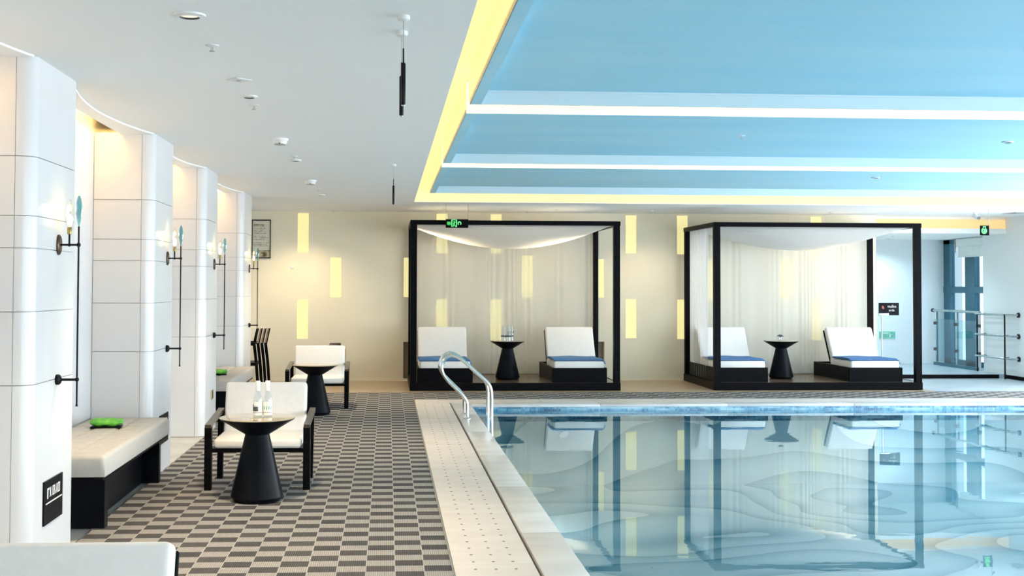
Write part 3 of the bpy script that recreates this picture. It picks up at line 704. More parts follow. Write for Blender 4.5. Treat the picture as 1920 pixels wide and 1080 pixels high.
# ================================================================== BENCHES
def bench(ya, yb, label):
    t = thing('bench', label, 'bench', (-1.84, (ya+yb)/2, 0), 0, 'tufted grey benches in the niches')
    L_ = (yb-ya)/2; x0, x1 = WX+0.015+1.84, -1.56+1.84
    nx, ny = 44, 120; zt, zb = 0.452, 0.335
    def top(u, v):
        x, y = x0+u*(x1-x0), -L_+v*2*L_
        # rounded rim
        ex = min(u, 1-u)*(x1-x0); ey = min(v, 1-v)*2*L_; r = 0.022
        dz = 0
        for e_ in (ex, ey):
            if e_ < r: dz += r-math.sqrt(max(0, r*r-(r-e_)**2))
        px_, py_ = (u*3.2+0.05) % 1, (v*9+0.5) % 1
        su = min(px_, 1-px_); sv = min(py_, 1-py_)
        if u > 0.80: su = 0.5
        seam = 0.010*math.exp(-(su/0.07)**2)*(1 if u < 0.8 else 0)+0.008*math.exp(-(sv/0.05)**2)*max(0, min(1, (0.86-u)/0.1))
        but = 0.010*math.exp(-(su**2+sv**2)/0.012) if u < 0.8 else 0
        return (x, y, zt-dz-seam-but)
    m = MB().grid(nx, ny, top)
    n0 = len(m.v); W1 = nx+1
    rim = [i for i in range(nx)]+[j*W1+nx for j in range(ny)]+[ny*W1+i for i in range(nx, 0, -1)]+[j*W1 for j in range(ny, 0, -1)]
    bot = []
    for i in rim: bot.append(len(m.v)); m.v.append((m.v[i][0], m.v[i][1], zb))
    for i in range(len(rim)):
        k = (i+1) % len(rim); m.f.append((rim[k], rim[i], bot[i], bot[k]))
    m.f.append(tuple(bot[::-1]))
    m.build('cushion', 'bench_grey', t, angle=70)
    MB().box(x0, x1-0.012, -L_+0.01, L_-0.005, 0.312, 0.335).build('seat_board', 'black_wood', t, smooth=False)
    MB().box(x0+0.02, x1-0.06, -L_+0.26, -L_+0.34, 0, 0.312).build('leg', 'black_gloss', t, smooth=False)
    MB().box(x0+0.02, x1-0.05, L_-0.11, L_-0.05, 0, 0.312).build('leg', 'black_gloss', t, smooth=False)
    MB().box(x0+0.02, x1-0.17, -L_+0.34, L_-0.11, 0, 0.312).build('shade_board', 'black_gloss', t, smooth=False)  # black board added to stand in for shade under the bench
    return t
bench(6.64, 8.565, 'long tufted grey bench between the nearest two pillars')
bench(11.95, 13.905, 'tufted grey bench in the farther niche behind the armchair')
def pouch(x, y, z, label):
    t = thing('green_pouch', label, 'pouch', (x, y, z), 0.1, 'green pouches on the benches')
    MB().rbox(-0.10, 0.10, -0.07, 0.07, 0, 0.010, 0.004, 2).build('tray', 'black_gloss', t)
    def f(u, v):
        th = 2*PI*u; ph = PI*(v-0.5)
        ce, se = math.cos(th), math.sin(th)
        x_ = 0.108*math.copysign(abs(ce)**0.55, ce)*math.cos(ph)**0.5
        y_ = 0.075*math.copysign(abs(se)**0.6, se)*math.cos(ph)**0.5
        z_ = 0.024*math.sin(ph)*(1+0.25*math.sin(x_*70+y_*25)+0.12*math.sin(y_*120))
        return (x_, y_, 0.034+z_)
    MB().grid(48, 16, f).build('cloth', 'green_cloth', t, angle=80)
    for i, yy in enumerate((-0.045, 0.0, 0.042)):
        MB().tube([(-0.10+0.02*k, yy+0.008*math.sin(k*1.3+i), 0.052+0.004*math.sin(k*1.9+i)-0.010*abs(k-5)/5) for k in range(11)], 0.007, 8).build('fold', 'green_cloth', t)
pouch(-1.865, 7.98, 0.452, 'shiny green folded pouch on the nearer tufted bench')
pouch(-1.80, 12.6, 0.452, 'shiny green folded pouch on the farther bench')

# ================================================================== SCONCES
def sconce(y, label):
    t = thing('wall_sconce', label, 'wall lamp', (PX, y, 0), 0, 'black rod wall sconces on the pillars')
    zu, zl = 1.605, 0.915
    MB().lathe([(0.034, 0), (0.034, 0.008), (0.028, 0.014)], (0, 0, zu), 28, axis='x').xf(lambda p: Vector((p.x, p.y, zu+(p.z-zu)*1.55))).build('back_plate', 'bronze', t)
    m = MB(); m.tube([(0.012, 0, zu), (0.108, 0, zu)], 0.0055, 10)
    m.lathe([(0.001, -0.010), (0.008, -0.006), (0.010, 0), (0.008, 0.006), (0.001, 0.010)], (0.057, 0, zu), 14)
    m.build('arm', 'black_metal', t)
    m = MB(); m.lathe([(0.027, 0), (0.027, 0.014), (0.020, 0.022), (0.010, 0.026)], (0, 0, zl), 22, axis='x'); m.tube([(0.02, 0, zl), (0.108, 0, zl)], 0.0065, 10)
    m.build('lower_bracket', 'black_metal', t)
    m = MB(); m.tube([(0.104, 0, 0.785), (0.104, 0, 1.70)], 0.0048, 10)
    for z in (zu, zl): m.lathe([(0.001, -0.013), (0.009, -0.008), (0.0115, 0), (0.009, 0.008), (0.001, 0.013)], (0.104, 0, z), 14)
    m.lathe([(0.006, 0), (0.006, 0.012)], (0.104, 0, 0.778), 10)
    m.build('rod', 'black_metal', t)
    MB().tube([(0.057, 0, zu), (0.057, 0, 1.665)], 0.005, 10).build('bulb_stem', 'black_metal', t)
    bh = MB().lathe([(0.008, 0), (0.012, 0.004), (0.012, 0.034), (0.010, 0.038)], (0.057, 0, 1.658), 18).build('bulb_holder', 'brass', t)
    MB().lathe([(0.013, 0), (0.021, 0.03), (0.023, 0.06), (0.018, 0.10), (0.010, 0.145)], (0.057, 0, 1.694), 24, cap=False).build('bulb_shade', 'bulb_glass', bh)
    MB().lathe([(0.004, 0), (0.011, 0.012), (0.014, 0.03), (0.010, 0.048), (0.003, 0.062)], (0.057, 0, 1.70), 16).build('bulb', 'bulb_glow', bh)
    MB().lathe([(0.003, 0), (0.011, 0.03), (0.0175, 0.075), (0.0175, 0.105), (0.011, 0.14), (0.004, 0.158)], (0.104, 0, 1.70), 24, sy=0.38).build('glass_leaf', 'leaf_glass', t)
    l = bpy.data.lights.new('sconce_light', 'POINT'); l.energy = 0.26; l.color = (1.0, 0.72, 0.24); l.shadow_soft_size = 0.02
    lo = bpy.data.objects.new('sconce_light', l); col.objects.link(lo); lo.parent = t; lo.location = (0.062, 0, 1.79)
sconce(6.13, 'black rod wall sconce with teal glass leaf on the nearest pillar')
sconce(9.11, 'black rod wall sconce on the second pillar from the camera')
sconce(11.54, 'black rod wall sconce on the third pillar from the camera')
sconce(14.44, 'black rod wall sconce on the pillar by the cream back wall')

# ================================================================== PLAQUES on pillars
def bars(mb, spec, fn, t=0.0012):
    for x0, x1, z0, z1 in spec:
        q = [fn(x0, z0, 0), fn(x1, z0, 0), fn(x1, z1, 0), fn(x0, z1, 0)]; r = [fn(x0, z0, t), fn(x1, z0, t), fn(x1, z1, t), fn(x0, z1, t)]
        mb.hexa(q, r)
    return mb
def plaque(y, label):
    t = thing('plaque', label, 'sign', (PX, y, 0.21), 0, 'black plaques low on the pillars')
    pl_ = MB().box(0.0005, 0.008, -0.165, 0.165, 0, 0.217).build('plate', 'black_gloss', t, smooth=False)
    fn = lambda a, b_, d: (0.0082+d, a, b_)
    g = []
    z0, z1 = 0.130, 0.178
    g += [(-0.115, -0.098, z0-0.004, z1), (-0.098, -0.080, z1-0.010, z1)]                      # F-like
    g += [(-0.067, -0.049, z0, z1), (-0.073, -0.043, z1-0.006, z1), (-0.073, -0.043, z0, z0+0.006)]
    g += [(-0.022, -0.012, z0, z1), (-0.012, -0.004, z1-0.006, z1), (-0.012, -0.004, z0, z0+0.006)]
    g += [(0.004, 0.010, z0, z1), (0.010, 0.022, z1-0.006, z1), (0.016, 0.022, z0+0.022, z1), (0.010, 0.022, z0+0.020, z0+0.026), (0.020, 0.028, z0, z0+0.02)]
    g += [(0.042, 0.049, z0, z1)]
    g += [(0.066, 0.080, z0, z1), (0.080, 0.098, z1-0.006, z1), (0.080, 0.098, z0, z0+0.006), (0.098, 0.110, z0, z1)]
    x = -0.135
    r = random.Random(3)
    while x < 0.13:
        w_ = r.uniform(0.006, 0.02); g.append((x, x+w_, 0.100, 0.1065)); x += w_+0.003
    bars(MB(), g, fn).build('lettering', 'print_white', pl_, smooth=False)
plaque(6.082, 'black plaque with white lettering low on the nearest pillar')
plaque(9.03, 'black plaque half hidden behind the bench end on second pillar')
t = thing('brass_plate', 'small brass plate low on the third pillar', 'wall plate', (PX, 11.48, 0.345), 0)
MB().rbox(0.0005, 0.008, -0.055, 0.055, -0.045, 0.045, 0.002, 1).build('plate', 'brass', t)
MB().box(0.0082, 0.010, -0.02, 0.02, -0.02, 0.02).build('socket', 'plastic_dark', t, smooth=False)

# ================================================================== SLATTED CHAIR by pillar 4
t = thing('slatted_chair', 'black slatted high-back chair behind the farther bench', 'chair', (-1.72, 15.6, 0))
for i in range(4):
    dx = i*0.047; yy = -0.06+i*0.025
    path = [(0.035+dx, yy, 0.0), (0.035+dx-0.03, yy, 0.40), (-0.045+dx+0.02, yy, 0.645)]
    top = (0.005+dx+0.012, yy, 0.835)
    def seg(a, b_, w0, name, mt):
        (xa, ya, za), (xb, yb, zb) = a, b_
        MB().hexa([(xa-w0, ya-0.015, za), (xa+w0, ya-0.015, za), (xa+w0, ya+0.015, za), (xa-w0, ya+0.015, za)],
                  [(xb-w0, yb-0.015, zb), (xb+w0, yb-0.015, zb), (xb+w0, yb+0.015, zb), (xb-w0, yb+0.015, zb)]).build(name, mt, t, smooth=False)
    seg(path[0], path[1], 0.0185, 'slat', 'black_wood'); seg(path[1], path[2], 0.0185, 'slat', 'black_wood')
    seg(path[2], top, 0.014, 'slat_top', 'tan_wood' if i else 'black_wood')
    MB().hexa([(path[2][0]+0.010, yy-0.02, path[2][2]-0.01), (path[2][0]+0.022, yy-0.02, path[2][2]-0.01), (path[2][0]+0.022, yy+0.016, path[2][2]-0.01), (path[2][0]+0.010, yy+0.016, path[2][2]-0.01)],
              [(top[0]+0.009, yy-0.02, 0.838), (top[0]+0.021, yy-0.02, 0.838), (top[0]+0.021, yy+0.016, 0.838), (top[0]+0.009, yy+0.016, 0.838)]).build('slat_edge', 'black_wood', t, smooth=False)
MB().box(-0.30, 0.02, -0.25, 0.22, 0.36, 0.40).build('seat', 'black_wood', t, smooth=False)
for a, b_ in ((-0.29, -0.24), (-0.29, 0.18)): MB().box(a, a+0.035, b_, b_+0.035, 0, 0.62).build('leg', 'black_wood', t, smooth=False)
for b_ in (-0.245, 0.185): MB().box(-0.30, -0.0, b_, b_+0.04, 0.62, 0.66).build('armrest', 'black_wood', t, smooth=False)

# ================================================================== BOTTLES and glasses
def bottle(x, y, label, kind):
    t = thing('water_bottle', label, 'bottle', (x, y, 0.5412), 0, 'water bottles on the near cone table')
    MB().lathe([(0.026, 0), (0.031, 0.006), (0.031, 0.105), (0.027, 0.132), (0.016, 0.162), (0.0135, 0.19), (0.0135, 0.205)], seg=28).build('body', 'bottle_glass', t, angle=60)
    MB().lathe([(0.0145, 0.168), (0.0150, 0.17), (0.0142, 0.205), (0.0162, 0.206), (0.0162, 0.232), (0.015, 0.234)], seg=24).build('cap', 'plastic_white', t, angle=30)
    def patch(a0, a1, z0, z1, r, name, mt):
        o_ = MB().grid(16, 2, lambda u, v: (r*math.cos(a0+(a1-a0)*u), r*math.sin(a0+(a1-a0)*u), z0+(z1-z0)*v)).build(name, mt, ps)
        return o_
    ps = t
    ps = patch(-PI, PI, 0.012, 0.100, 0.0314, 'label_sleeve', 'print_white')
    if kind == 0:
        patch(-PI*0.93, -PI*0.45, 0.038, 0.068, 0.0319, 'print', 'print_dark')
        patch(-PI*0.99, -PI*0.78, 0.066, 0.082, 0.0319, 'print', 'print_dark')
        for k in range(6): patch(-PI*(0.90-0.07*k), -PI*(0.875-0.07*k), 0.070, 0.076, 0.0319, 'print', 'print_teal')
    else:
        for k in range(5): patch(-PI*(0.86-0.15*k), -PI*(0.79-0.15*k), 0.046+0.002*(k % 2), 0.070, 0.0319, 'print', 'print_teal')
    patch(-PI*0.9, -PI*0.15, 0.027, 0.031, 0.0319, 'print', 'print_grey')
bottle(-0.845, 7.775, 'clear water bottle with dark printed label, left on the table', 0)
bottle(-0.783, 7.785, 'clear water bottle with pale teal lettering, right on the table', 1)
for i, (dx, dy) in enumerate(((-0.055, 0.0), (0.012, -0.035), (0.055, 0.03))):
    t = thing('drinking_glass', ['tall clear inverted glass, left of three on the pavilion table', 'tall clear inverted glass, middle of three on the pavilion table',
               'tall clear inverted glass, right of three on the pavilion table'][i], 'glass', (1.677+dx, 16.38+dy, 0.6412), 0, 'inverted glasses on the pavilion table')
    MB().lathe([(0.037, 0), (0.036, 0.01), (0.028, 0.205), (0.027, 0.21), (0.001, 0.21)], seg=24, cap=False).build('bowl', 'bottle_glass', t, angle=40)
    MB().lathe([(0.0365, 0), (0.0365, 0.02)], (0, 0, 0.052), 20, cap=False).build('band', 'print_dark', t)
    m = MB()
    for k in range(3): a = -2.2+0.6*k+0.3*i; m.box(0.034*math.cos(a)-0.003, 0.034*math.cos(a)+0.003, 0.034*math.sin(a)-0.003, 0.034*math.sin(a)+0.001, 0.09+0.01*k, 0.13)
    if i: m.build('print', 'print_dark', t, smooth=False)
t = thing('twig_ornament', 'tiny dark twig ornament in a glass on the right pavilion table', 'ornament', (5.585, 16.43, 0.6412))
MB().lathe([(0.026, 0), (0.028, 0.004), (0.024, 0.05), (0.022, 0.052)], seg=20, cap=False).build('glass_cup', 'bottle_glass', t)
m = MB()
for k in range(9):
    a = k*0.7; m.tube([(0, 0, 0.055), (0.02*math.cos(a), 0.02*math.sin(a), 0.066+0.006*(k % 3)), (0.05*math.cos(a), 0.02*math.sin(a), 0.058+0.012*(k % 2))], [0.010, 0.009, 0.003], 6)
m.tube([(-0.025, 0, 0.0), (-0.02, 0, 0.06)], 0.002, 6); m.tube([(0.02, 0.005, 0.0), (0.015, 0, 0.06)], 0.002, 6)
m.build('leaves', 'print_dark', t)
for dx in (0.012, 0.03): MB().tube([(dx*0.3, 0, 0.06), (dx, 0, 0.085), (dx, 0, 0.115)], [0.0015, 0.002, 0.005], 6).build('bud', 'tan_wood', t)

# ================================================================== POOL HANDRAILS
def smooth_path(pts, n=10):
    P_ = [Vector(p) for p in pts]; out = []
    for i in range(len(P_)-1):
        a, b_, c, d = P_[max(i-1, 0)], P_[i], P_[i+1], P_[min(i+2, len(P_)-1)]
        for k in range(n):
            s = k/n; out.append(0.5*((2*b_)+(c-a)*s+(2*a-5*b_+4*c-d)*s*s+(3*b_-a-3*c+d)*s**3))
    out.append(P_[-1]); return out
for y, lab in ((12.42, 'nearer polished steel pool handrail hooked over the coping'), (12.88, 'farther polished steel pool handrail hooked over the coping')):
    t = thing('pool_handrail', lab, 'handrail', (0.845, y, 0), 0, 'steel pool ladder handrails')
    pts = [(0, 0, 0), (0, 0, 0.10), (-0.005, 0, 0.175), (-0.045, 0, 0.245), (-0.12, 0, 0.32), (-0.225, 0, 0.425), (-0.268, 0, 0.505), (-0.268, 0, 0.565), (-0.235, 0, 0.63), (-0.175, 0, 0.667),
           (-0.11, 0, 0.655), (-0.045, 0, 0.612), (0.08, 0, 0.50), (0.195, 0, 0.40), (0.238, 0, 0.345), (0.256, 0, 0.27), (0.258, 0, 0.15), (0.258, 0, -0.1), (0.258, 0, -0.70)]
    MB().tube(smooth_path(pts, 6), 0.019, 16).build('rail', 'steel', t, angle=80)
    MB().lathe([(0.040, 0), (0.040, 0.005), (0.026, 0.010), (0.022, 0.02)], seg=24).build('flange', 'steel', t)
    MB().tube([(0.258, 0, -0.66), (0.135, 0, -0.66)], 0.012, 10).build('stay', 'steel', t)

# ================================================================== UNDERWATER FILL LAMPS, added to brighten the pool
UL = [(1, 1.5, 'added underwater fill lamp nearest the camera on the right basin wall'), (1, 5.2, 'second added underwater fill lamp on the right basin wall'),
      (1, 8.9, 'third added underwater fill lamp on the right basin wall'), (1, 12.4, 'added underwater fill lamp at the far right basin corner'),
      (0, 3.4, 'nearer added underwater fill lamp on the left basin wall'), (0, 7.6, 'added underwater fill lamp on the left basin wall before the handrail'), (0, 11.4, 'added underwater fill lamp below the handrail on left basin wall')]
for side, y, lab in UL:
    sx = -1 if side else 1
    t = thing('pool_fill_lamp', lab, 'fill lamp', (POOL[side], y, -0.45), 0, 'added underwater fill lamps')
    MB().lathe([(0.13, 0.002), (0.13, 0.02), (0.10, 0.03)], seg=28, axis='x').xf(lambda p: Vector((p.x*sx, p.y*sx, p.z))).build('rim', 'steel', t)
    MB().lathe([(0.098, 0.028), (0.05, 0.036)], seg=24, axis='x').xf(lambda p: Vector((p.x*sx, p.y*sx, p.z))).build('lens', 'downlight_glow', t)
    l = bpy.data.lights.new('lamp', 'SPOT'); l.energy = 52 if side else 14; l.color = (0.86, 0.96, 1.0); l.spot_size = 2.9; l.spot_blend = 1.0; l.shadow_soft_size = 0.09
    o = bpy.data.objects.new('lamp', l); col.objects.link(o); o.parent = t; o.location = (0.15*sx, 0, 0); o.rotation_euler = (0, -sx*math.radians(78), 0)

# ================================================================== CEILING FITTINGS
def spot(parent, loc, energy, colr, size=1.7, blend=0.8, rad=0.04):
    l = bpy.data.lights.new('lamp', 'SPOT'); l.energy = energy; l.color = colr; l.spot_size = size; l.spot_blend = blend; l.shadow_soft_size = rad
    o = bpy.data.objects.new('lamp', l); col.objects.link(o); o.parent = parent; o.location = loc
def downlight(x, y, z, label, energy, r=0.05, glow=True, colr=(1.0, 0.80, 0.52), size=1.7, grp='recessed downlights in the ceiling'):
    t = thing('downlight', label, 'downlight', (x, y, z), 0, grp)
    MB().lathe([(r*0.62, -0.012), (r, -0.008), (r, 0.0)][::-1], seg=28, cap=False).build('ring', 'plastic_white', t)
    MB().lathe([(r*0.66, -0.011), (r*0.60, -0.003)], seg=24, cap=False).build('baffle', 'plastic_dark', t)
    MB().lathe([(r*0.60, -0.004), (r*0.55, -0.0035)], seg=24).build('lens', 'downlight_glow', t)
    if energy: spot(t, (0, 0, -0.03), energy, colr, size)
DL = [(4.80, 'recessed downlight nearest the camera in the left ceiling', 75), (6.85, 'recessed downlight just beyond the square access plate', 120),
      (10.32, 'recessed downlight between the two smoke detectors', 110), (14.24, 'recessed downlight above the farther armchair', 90)]
for y, lab, e in DL: downlight(-0.81, y, 2.5, lab, e, 0.065 if y < 5 else 0.05)
for x, y, e, lab in ((-1.25, 16.7, 44, 'recessed downlight near the framed notice on the back wall'), (0.80, 16.6, 30, 'recessed downlight in front of the back wall left of pavilion exit sign'),
               (2.4, 16.6, 30, 'recessed downlight above the back of the left pavilion'), (3.80, 16.75, 20, 'recessed downlight between the two pavilions'),
               (6.49, 16.81, 16, 'recessed downlight above the right pavilion')):
    downlight(x, y, 2.5, lab, e, 0.04, size=2.2, grp='downlights along the back wall')
for x, y, lab in ((8.2, 18.6, 'added fill lamp in the recess ceiling near its opening'), (8.6, 19.7, 'added fill lamp in the recess ceiling near its far wall')):
    downlight(x, y, 2.245, lab, 36, 0.04, colr=(0.62, 0.85, 1.0), size=2.6, grp='added recess fill lamps')  # unseen fill lamps added to brighten the recess
for x, y, lab in ((5.2, 6.6, 'dark recessed fitting in the nearest large blue tray'), (5.45, 10.0, 'dark recessed fitting right of centre in the second blue tray'), (5.7, 13.4, 'dark recessed fitting in the farthest blue tray')):
    downlight(x, y, 2.69, lab, 0, 0.05, grp='fittings in the ceiling trays')
def detector(y, label):
    t = thing('smoke_detector', label, 'smoke detector', (-0.81, y, 2.5), 0, 'round white smoke detectors')
    MB().lathe([(0.062, 0), (0.062, -0.012), (0.052, -0.022), (0.048, -0.040)][::-1], seg=32).build('body', 'plastic_white', t)
    MB().lathe([(0.044, -0.046), (0.046, -0.040)], seg=28).build('grille', 'grey_metal', t)
    m = MB()
    for k in range(3):
        a = -2.2+k*0.6; m.box(0.03*math.cos(a)-0.006, 0.03*math.cos(a)+0.006, 0.045*math.sin(a)-0.004, 0.045*math.sin(a)+0.001, -0.043, -0.036)
    m.build('slot', 'plastic_dark', t, smooth=False)
detector(8.83, 'round white smoke detector nearer the camera'); detector(12.30, 'round white smoke detector farther along the ceiling')
def sprinkler(x, y, z, label, r=0.032):
    t = thing('sprinkler', label, 'sprinkler', (x, y, z), 0, 'ceiling sprinklers')
    MB().lathe([(r, 0), (r, -0.003), (r*0.5, -0.008)][::-1], seg=24).build('rose', 'plastic_white', t)
    MB().lathe([(0.007, -0.008), (0.007, -0.022)][::-1], seg=12).build('head', 'steel', t)
    MB().lathe([(0.013, -0.028), (0.013, -0.026)], seg=14).build('deflector', 'grey_metal', t)
for x, y, z, lab in ((-0.81, 5.41, 2.5, 'small sprinkler between the nearest downlight and the access plate'), (-0.82, 7.19, 2.5, 'small sprinkler just beyond the second downlight'),
                  (-0.80, 10.02, 2.5, 'small sprinkler just before the third downlight'), (-0.79, 13.3, 2.5, 'small sprinkler beyond the farther smoke detector'),
                  (-0.796, 17.2, 2.5, 'sprinkler hanging close to the cream wall'), (2.02, 16.95, 2.5, 'sprinkler above the middle of the left pavilion'),
                  (3.0, 9.8, 2.69, 'small sprinkler left of centre in the second blue tray')):
    sprinkler(x, y, z, lab)
t = thing('access_plate', 'flat square plate turned cornerwise on the left ceiling', 'ceiling plate', (-0.80, 6.30, 2.5), PI/4)
MB().rbox(-0.05, 0.05, -0.05, 0.05, -0.006, -0.0005, 0.002, 1).build('plate', 'plastic_white', t)
MB().lathe([(0.012, -0.009), (0.012, -0.006)], seg=12).build('button', 'grey_metal', t)
def pendant(x, y, label):
    t = thing('pendant_lamp', label, 'pendant lamp', (x, y, 2.5), 0, 'thin black tube pendants')
    MB().lathe([(0.024, 0), (0.026, -0.004), (0.025, -0.018), (0.018, -0.022)][::-1], seg=24).build('ceiling_rose', 'plastic_white', t)
    MB().tube([(0, 0, -0.022), (0, 0, -0.17)], 0.0016, 6).build('cord', 'grey_metal', t)
    MB().tube([(0, 0, -0.135), (0, 0, -0.20)], 0.0035, 8).build('stem', 'black_metal', t)
    MB().lathe([(0.008, -0.366), (0.0095, -0.360), (0.0095, -0.198), (0.006, -0.193)], seg=20).build('tube', 'black_metal', t)
    MB().lathe([(0.006, -0.370), (0.0082, -0.364)], seg=16).build('lens', 'steel', t)
pendant(0.059, 4.75, 'thin black tube pendant nearest the camera'); pendant(0.055, 5.05, 'thin black tube pendant directly behind the nearest one')
pendant(0.047, 10.6, 'thin black tube pendant far down the ceiling near coffer corner')
# exit signs
t = thing('exit_sign', 'green glowing exit sign hanging before the left pavilion', 'exit sign', (0.912, 15.5, 2.228), 0, 'green exit signs')
MB().rbox(-0.15, 0.15, 0, 0.022, -0.056, 0.058, 0.003, 1).build('housing', 'black_wood', t)
m = MB(); fn = lambda a, b_, d: (a, -0.0012-d, b_)
bars(m, [(-0.075, 0.0, 0.044, 0.053), (-0.075, -0.062, -0.044, 0.053), (-0.012, 0.0, -0.044, 0.053), (-0.026, 0.0, -0.044, -0.036)], fn).build('door_symbol', 'exit_glow_pale', t, smooth=False)
m = MB()
for q in ([(-0.052, 0.028), (-0.038, 0.036), (-0.030, 0.030), (-0.042, 0.018)], [(-0.054, -0.002), (-0.034, 0.024), (-0.020, 0.018), (-0.040, -0.016)],
          [(-0.056, -0.040), (-0.044, -0.004), (-0.034, -0.010), (-0.046, -0.042)], [(-0.046, -0.012), (-0.034, -0.006), (-0.016, -0.030), (-0.026, -0.038)], [(-0.034, 0.016), (-0.014, 0.028), (-0.012, 0.022), (-0.030, 0.006)]):
    m.prism(q, lambda p, q_, tt: (p, -0.0012-tt, q_), 0, 0.0015)
m.build('running_figure', 'exit_glow', t, smooth=False)
m = MB(); bars(m, [(-0.132+0.013*k, -0.124+0.013*k, -0.022+0.006*(k in (0,)), 0.026-0.004*(k % 2)) for k in range(4)]+[(-0.132, -0.084, 0.002, 0.007)], fn).build('lettering', 'exit_glow', t, smooth=False)
m = MB()
for k in range(18):
    a0, a1 = -1.1+PI/2+0.0, 0; th0, th1 = -0.9+k*0.28, -0.9+(k+1)*0.28
    if k >= 18: break
    m.add([(0.032+r*math.cos(th), -0.002, 0.003+r*1.05*math.sin(th)) for th in (th0, th1) for r in (0.012, 0.026)], [(0, 1, 3, 2)])
m.build('arrow_ring', 'exit_glow_pale', t, smooth=False)
m = MB(); m.tube([(-0.145, 0.011, 0.055), (-0.145, 0.011, 0.272)], 0.002, 6); m.tube([(0.145, 0.011, 0.055), (0.145, 0.011, 0.272)], 0.002, 6); m.build('hanger', 'grey_metal', t)
t = thing('exit_sign', 'small square green exit sign hanging near the recess', 'exit sign', (8.20, 15.67, 2.19), 0, 'green exit signs')
MB().rbox(-0.062, 0.062, 0, 0.02, -0.068, 0.068, 0.003, 1).build('housing', 'black_wood', t)
m = MB()
for k in range(24):
    th0, th1 = 2*PI*k/24, 2*PI*(k+1)/24
    if k not in (5, 6): m.add([(-0.01+r*math.cos(th), -0.0015, -0.004+r*math.sin(th)*1.05) for th in (th0, th1) for r in (0.016, 0.042)], [(0, 1, 3, 2)])
m.build('running_figure', 'exit_glow', t, smooth=False)
m = MB(); bars(m, [(-0.014, 0.002, -0.02, 0.02), (-0.028, 0.014, 0.042, 0.058)], fn).build('door_symbol', 'exit_glow_pale', t, smooth=False)
m = MB(); m.tube([(0.058, 0.01, 0.06), (0.058, 0.01, 0.31)], 0.004, 8); m.tube([(0.058, 0.01, 0.17), (0.10, 0.01, 0.15)], 0.008, 8); m.build('hanger', 'grey_metal', t)
t = thing('security_camera', 'small white bullet camera under the far right ceiling', 'camera', (8.55, 16.6, 2.5))
MB().lathe([(0.03, 0), (0.03, -0.012), (0.012, -0.03)][::-1], seg=18).build('mount', 'plastic_white', t)
MB().tube([(0.0, 0.0, -0.03), (0.0, -0.02, -0.055)], 0.012, 10).build('stalk', 'plastic_white', t)
MB().tube([(0.0, 0.05, -0.045), (0.02, -0.05, -0.085)], 0.03, 16).build('body', 'plastic_white', t)
MB().tube([(0.02, -0.05, -0.085), (0.022, -0.058, -0.088)], 0.026, 16).build('lens', 'plastic_dark', t)
t = thing('ceiling_vent', 'small slatted vent at the right end of the far ceiling', 'vent', (9.15, 16.6, 2.5))
MB().box(-0.10, 0.10, -0.20, 0.20, -0.006, 0).build('frame', 'plastic_white', t, smooth=False)
for k in range(4): MB().box(-0.085+0.045*k, -0.060+0.045*k, -0.17, 0.17, -0.009, -0.006).build('slat', 'grey_metal', t, smooth=False)

# ================================================================== WALL ITEMS
t = thing('framed_notice', 'framed cream notice with rows of text on the back wall', 'picture frame', (-1.865, BY, 2.085))
m = MB(); m.box(-0.137, 0.137, -0.022, -0.002, 0.270, 0.285); m.box(-0.137, 0.137, -0.022, -0.002, -0.285, -0.270)
m.box(-0.137, -0.127, -0.022, -0.002, -0.27, 0.27); m.box(0.127, 0.137, -0.022, -0.002, -0.27, 0.27); m.build('frame', 'black_wood', t, smooth=False)
sh_ = MB().box(-0.127, 0.127, -0.012, -0.002, -0.27, 0.27).build('sheet', 'paper', t, smooth=False)
fn = lambda a, b_, d: (a, -0.0122-d, b_)
r = random.Random(11); g = []
x = -0.11
while x < 0.035: wdt = r.uniform(0.006, 0.012); g.append((x, x+wdt, 0.185, 0.222)); x += wdt+0.005
for z in (0.150, 0.128, 0.105, 0.080, 0.035, 0.012, -0.012, -0.06, -0.085, -0.105):
    x = -0.11; end = r.choice((0.02, 0.05, 0.085))
    while x < end:
        wdt = r.uniform(0.005, 0.02)
        if r.random() > 0.15: g.append((x, x+wdt, z, z+r.uniform(0.006, 0.013)))
        x += wdt+r.uniform(0.002, 0.008)
bars(MB(), g, fn).build('lettering', 'photo_sepia', sh_, smooth=False)
MB().box(-0.035, 0.120, -0.0135, -0.012, -0.262, -0.165).build('photograph', 'photo_sepia', sh_, smooth=False)
t = thing('wall_switch', 'tiny white switch on the cream wall left of the glowing panels', 'switch', (-1.41, BY, 1.67))
MB().rbox(-0.026, 0.026, -0.010, -0.001, -0.020, 0.020, 0.003, 1).build('plate', 'plastic_white', t)
MB().box(-0.010, 0.010, -0.014, -0.010, -0.010, 0.010).build('rocker', 'plastic_white', t, smooth=False)
t = thing('wall_plaque', 'small lettered plaque on the wall behind the left pavilion curtain', 'sign', (2.626, BY-0.0, 1.365))
MB().box(-0.078, 0.078, -0.010, -0.001, -0.030, 0.030).build('plate', 'print_white', t, smooth=False)
fn = lambda a, b_, d: (a, -0.0102-d, b_)
bars(MB(), [(-0.075, 0.075, 0.022, 0.028), (-0.075, 0.075, -0.028, -0.022), (-0.075, -0.069, -0.022, 0.022), (0.069, 0.075, -0.022, 0.022), (-0.058, -0.050, -0.015, 0.015), (-0.03, -0.02, -0.012, 0.008),
            (-0.012, -0.002, -0.012, 0.014), (0.006, 0.016, -0.012, 0.008), (0.024, 0.034, -0.012, 0.014), (0.042, 0.050, -0.012, 0.008)], fn, 0.003).build('lettering', 'print_grey', t, smooth=False)
t = thing('door_pull', 'slim brass pull on the back wall below the framed notice', 'handle', (-2.03, BY, 1.44))
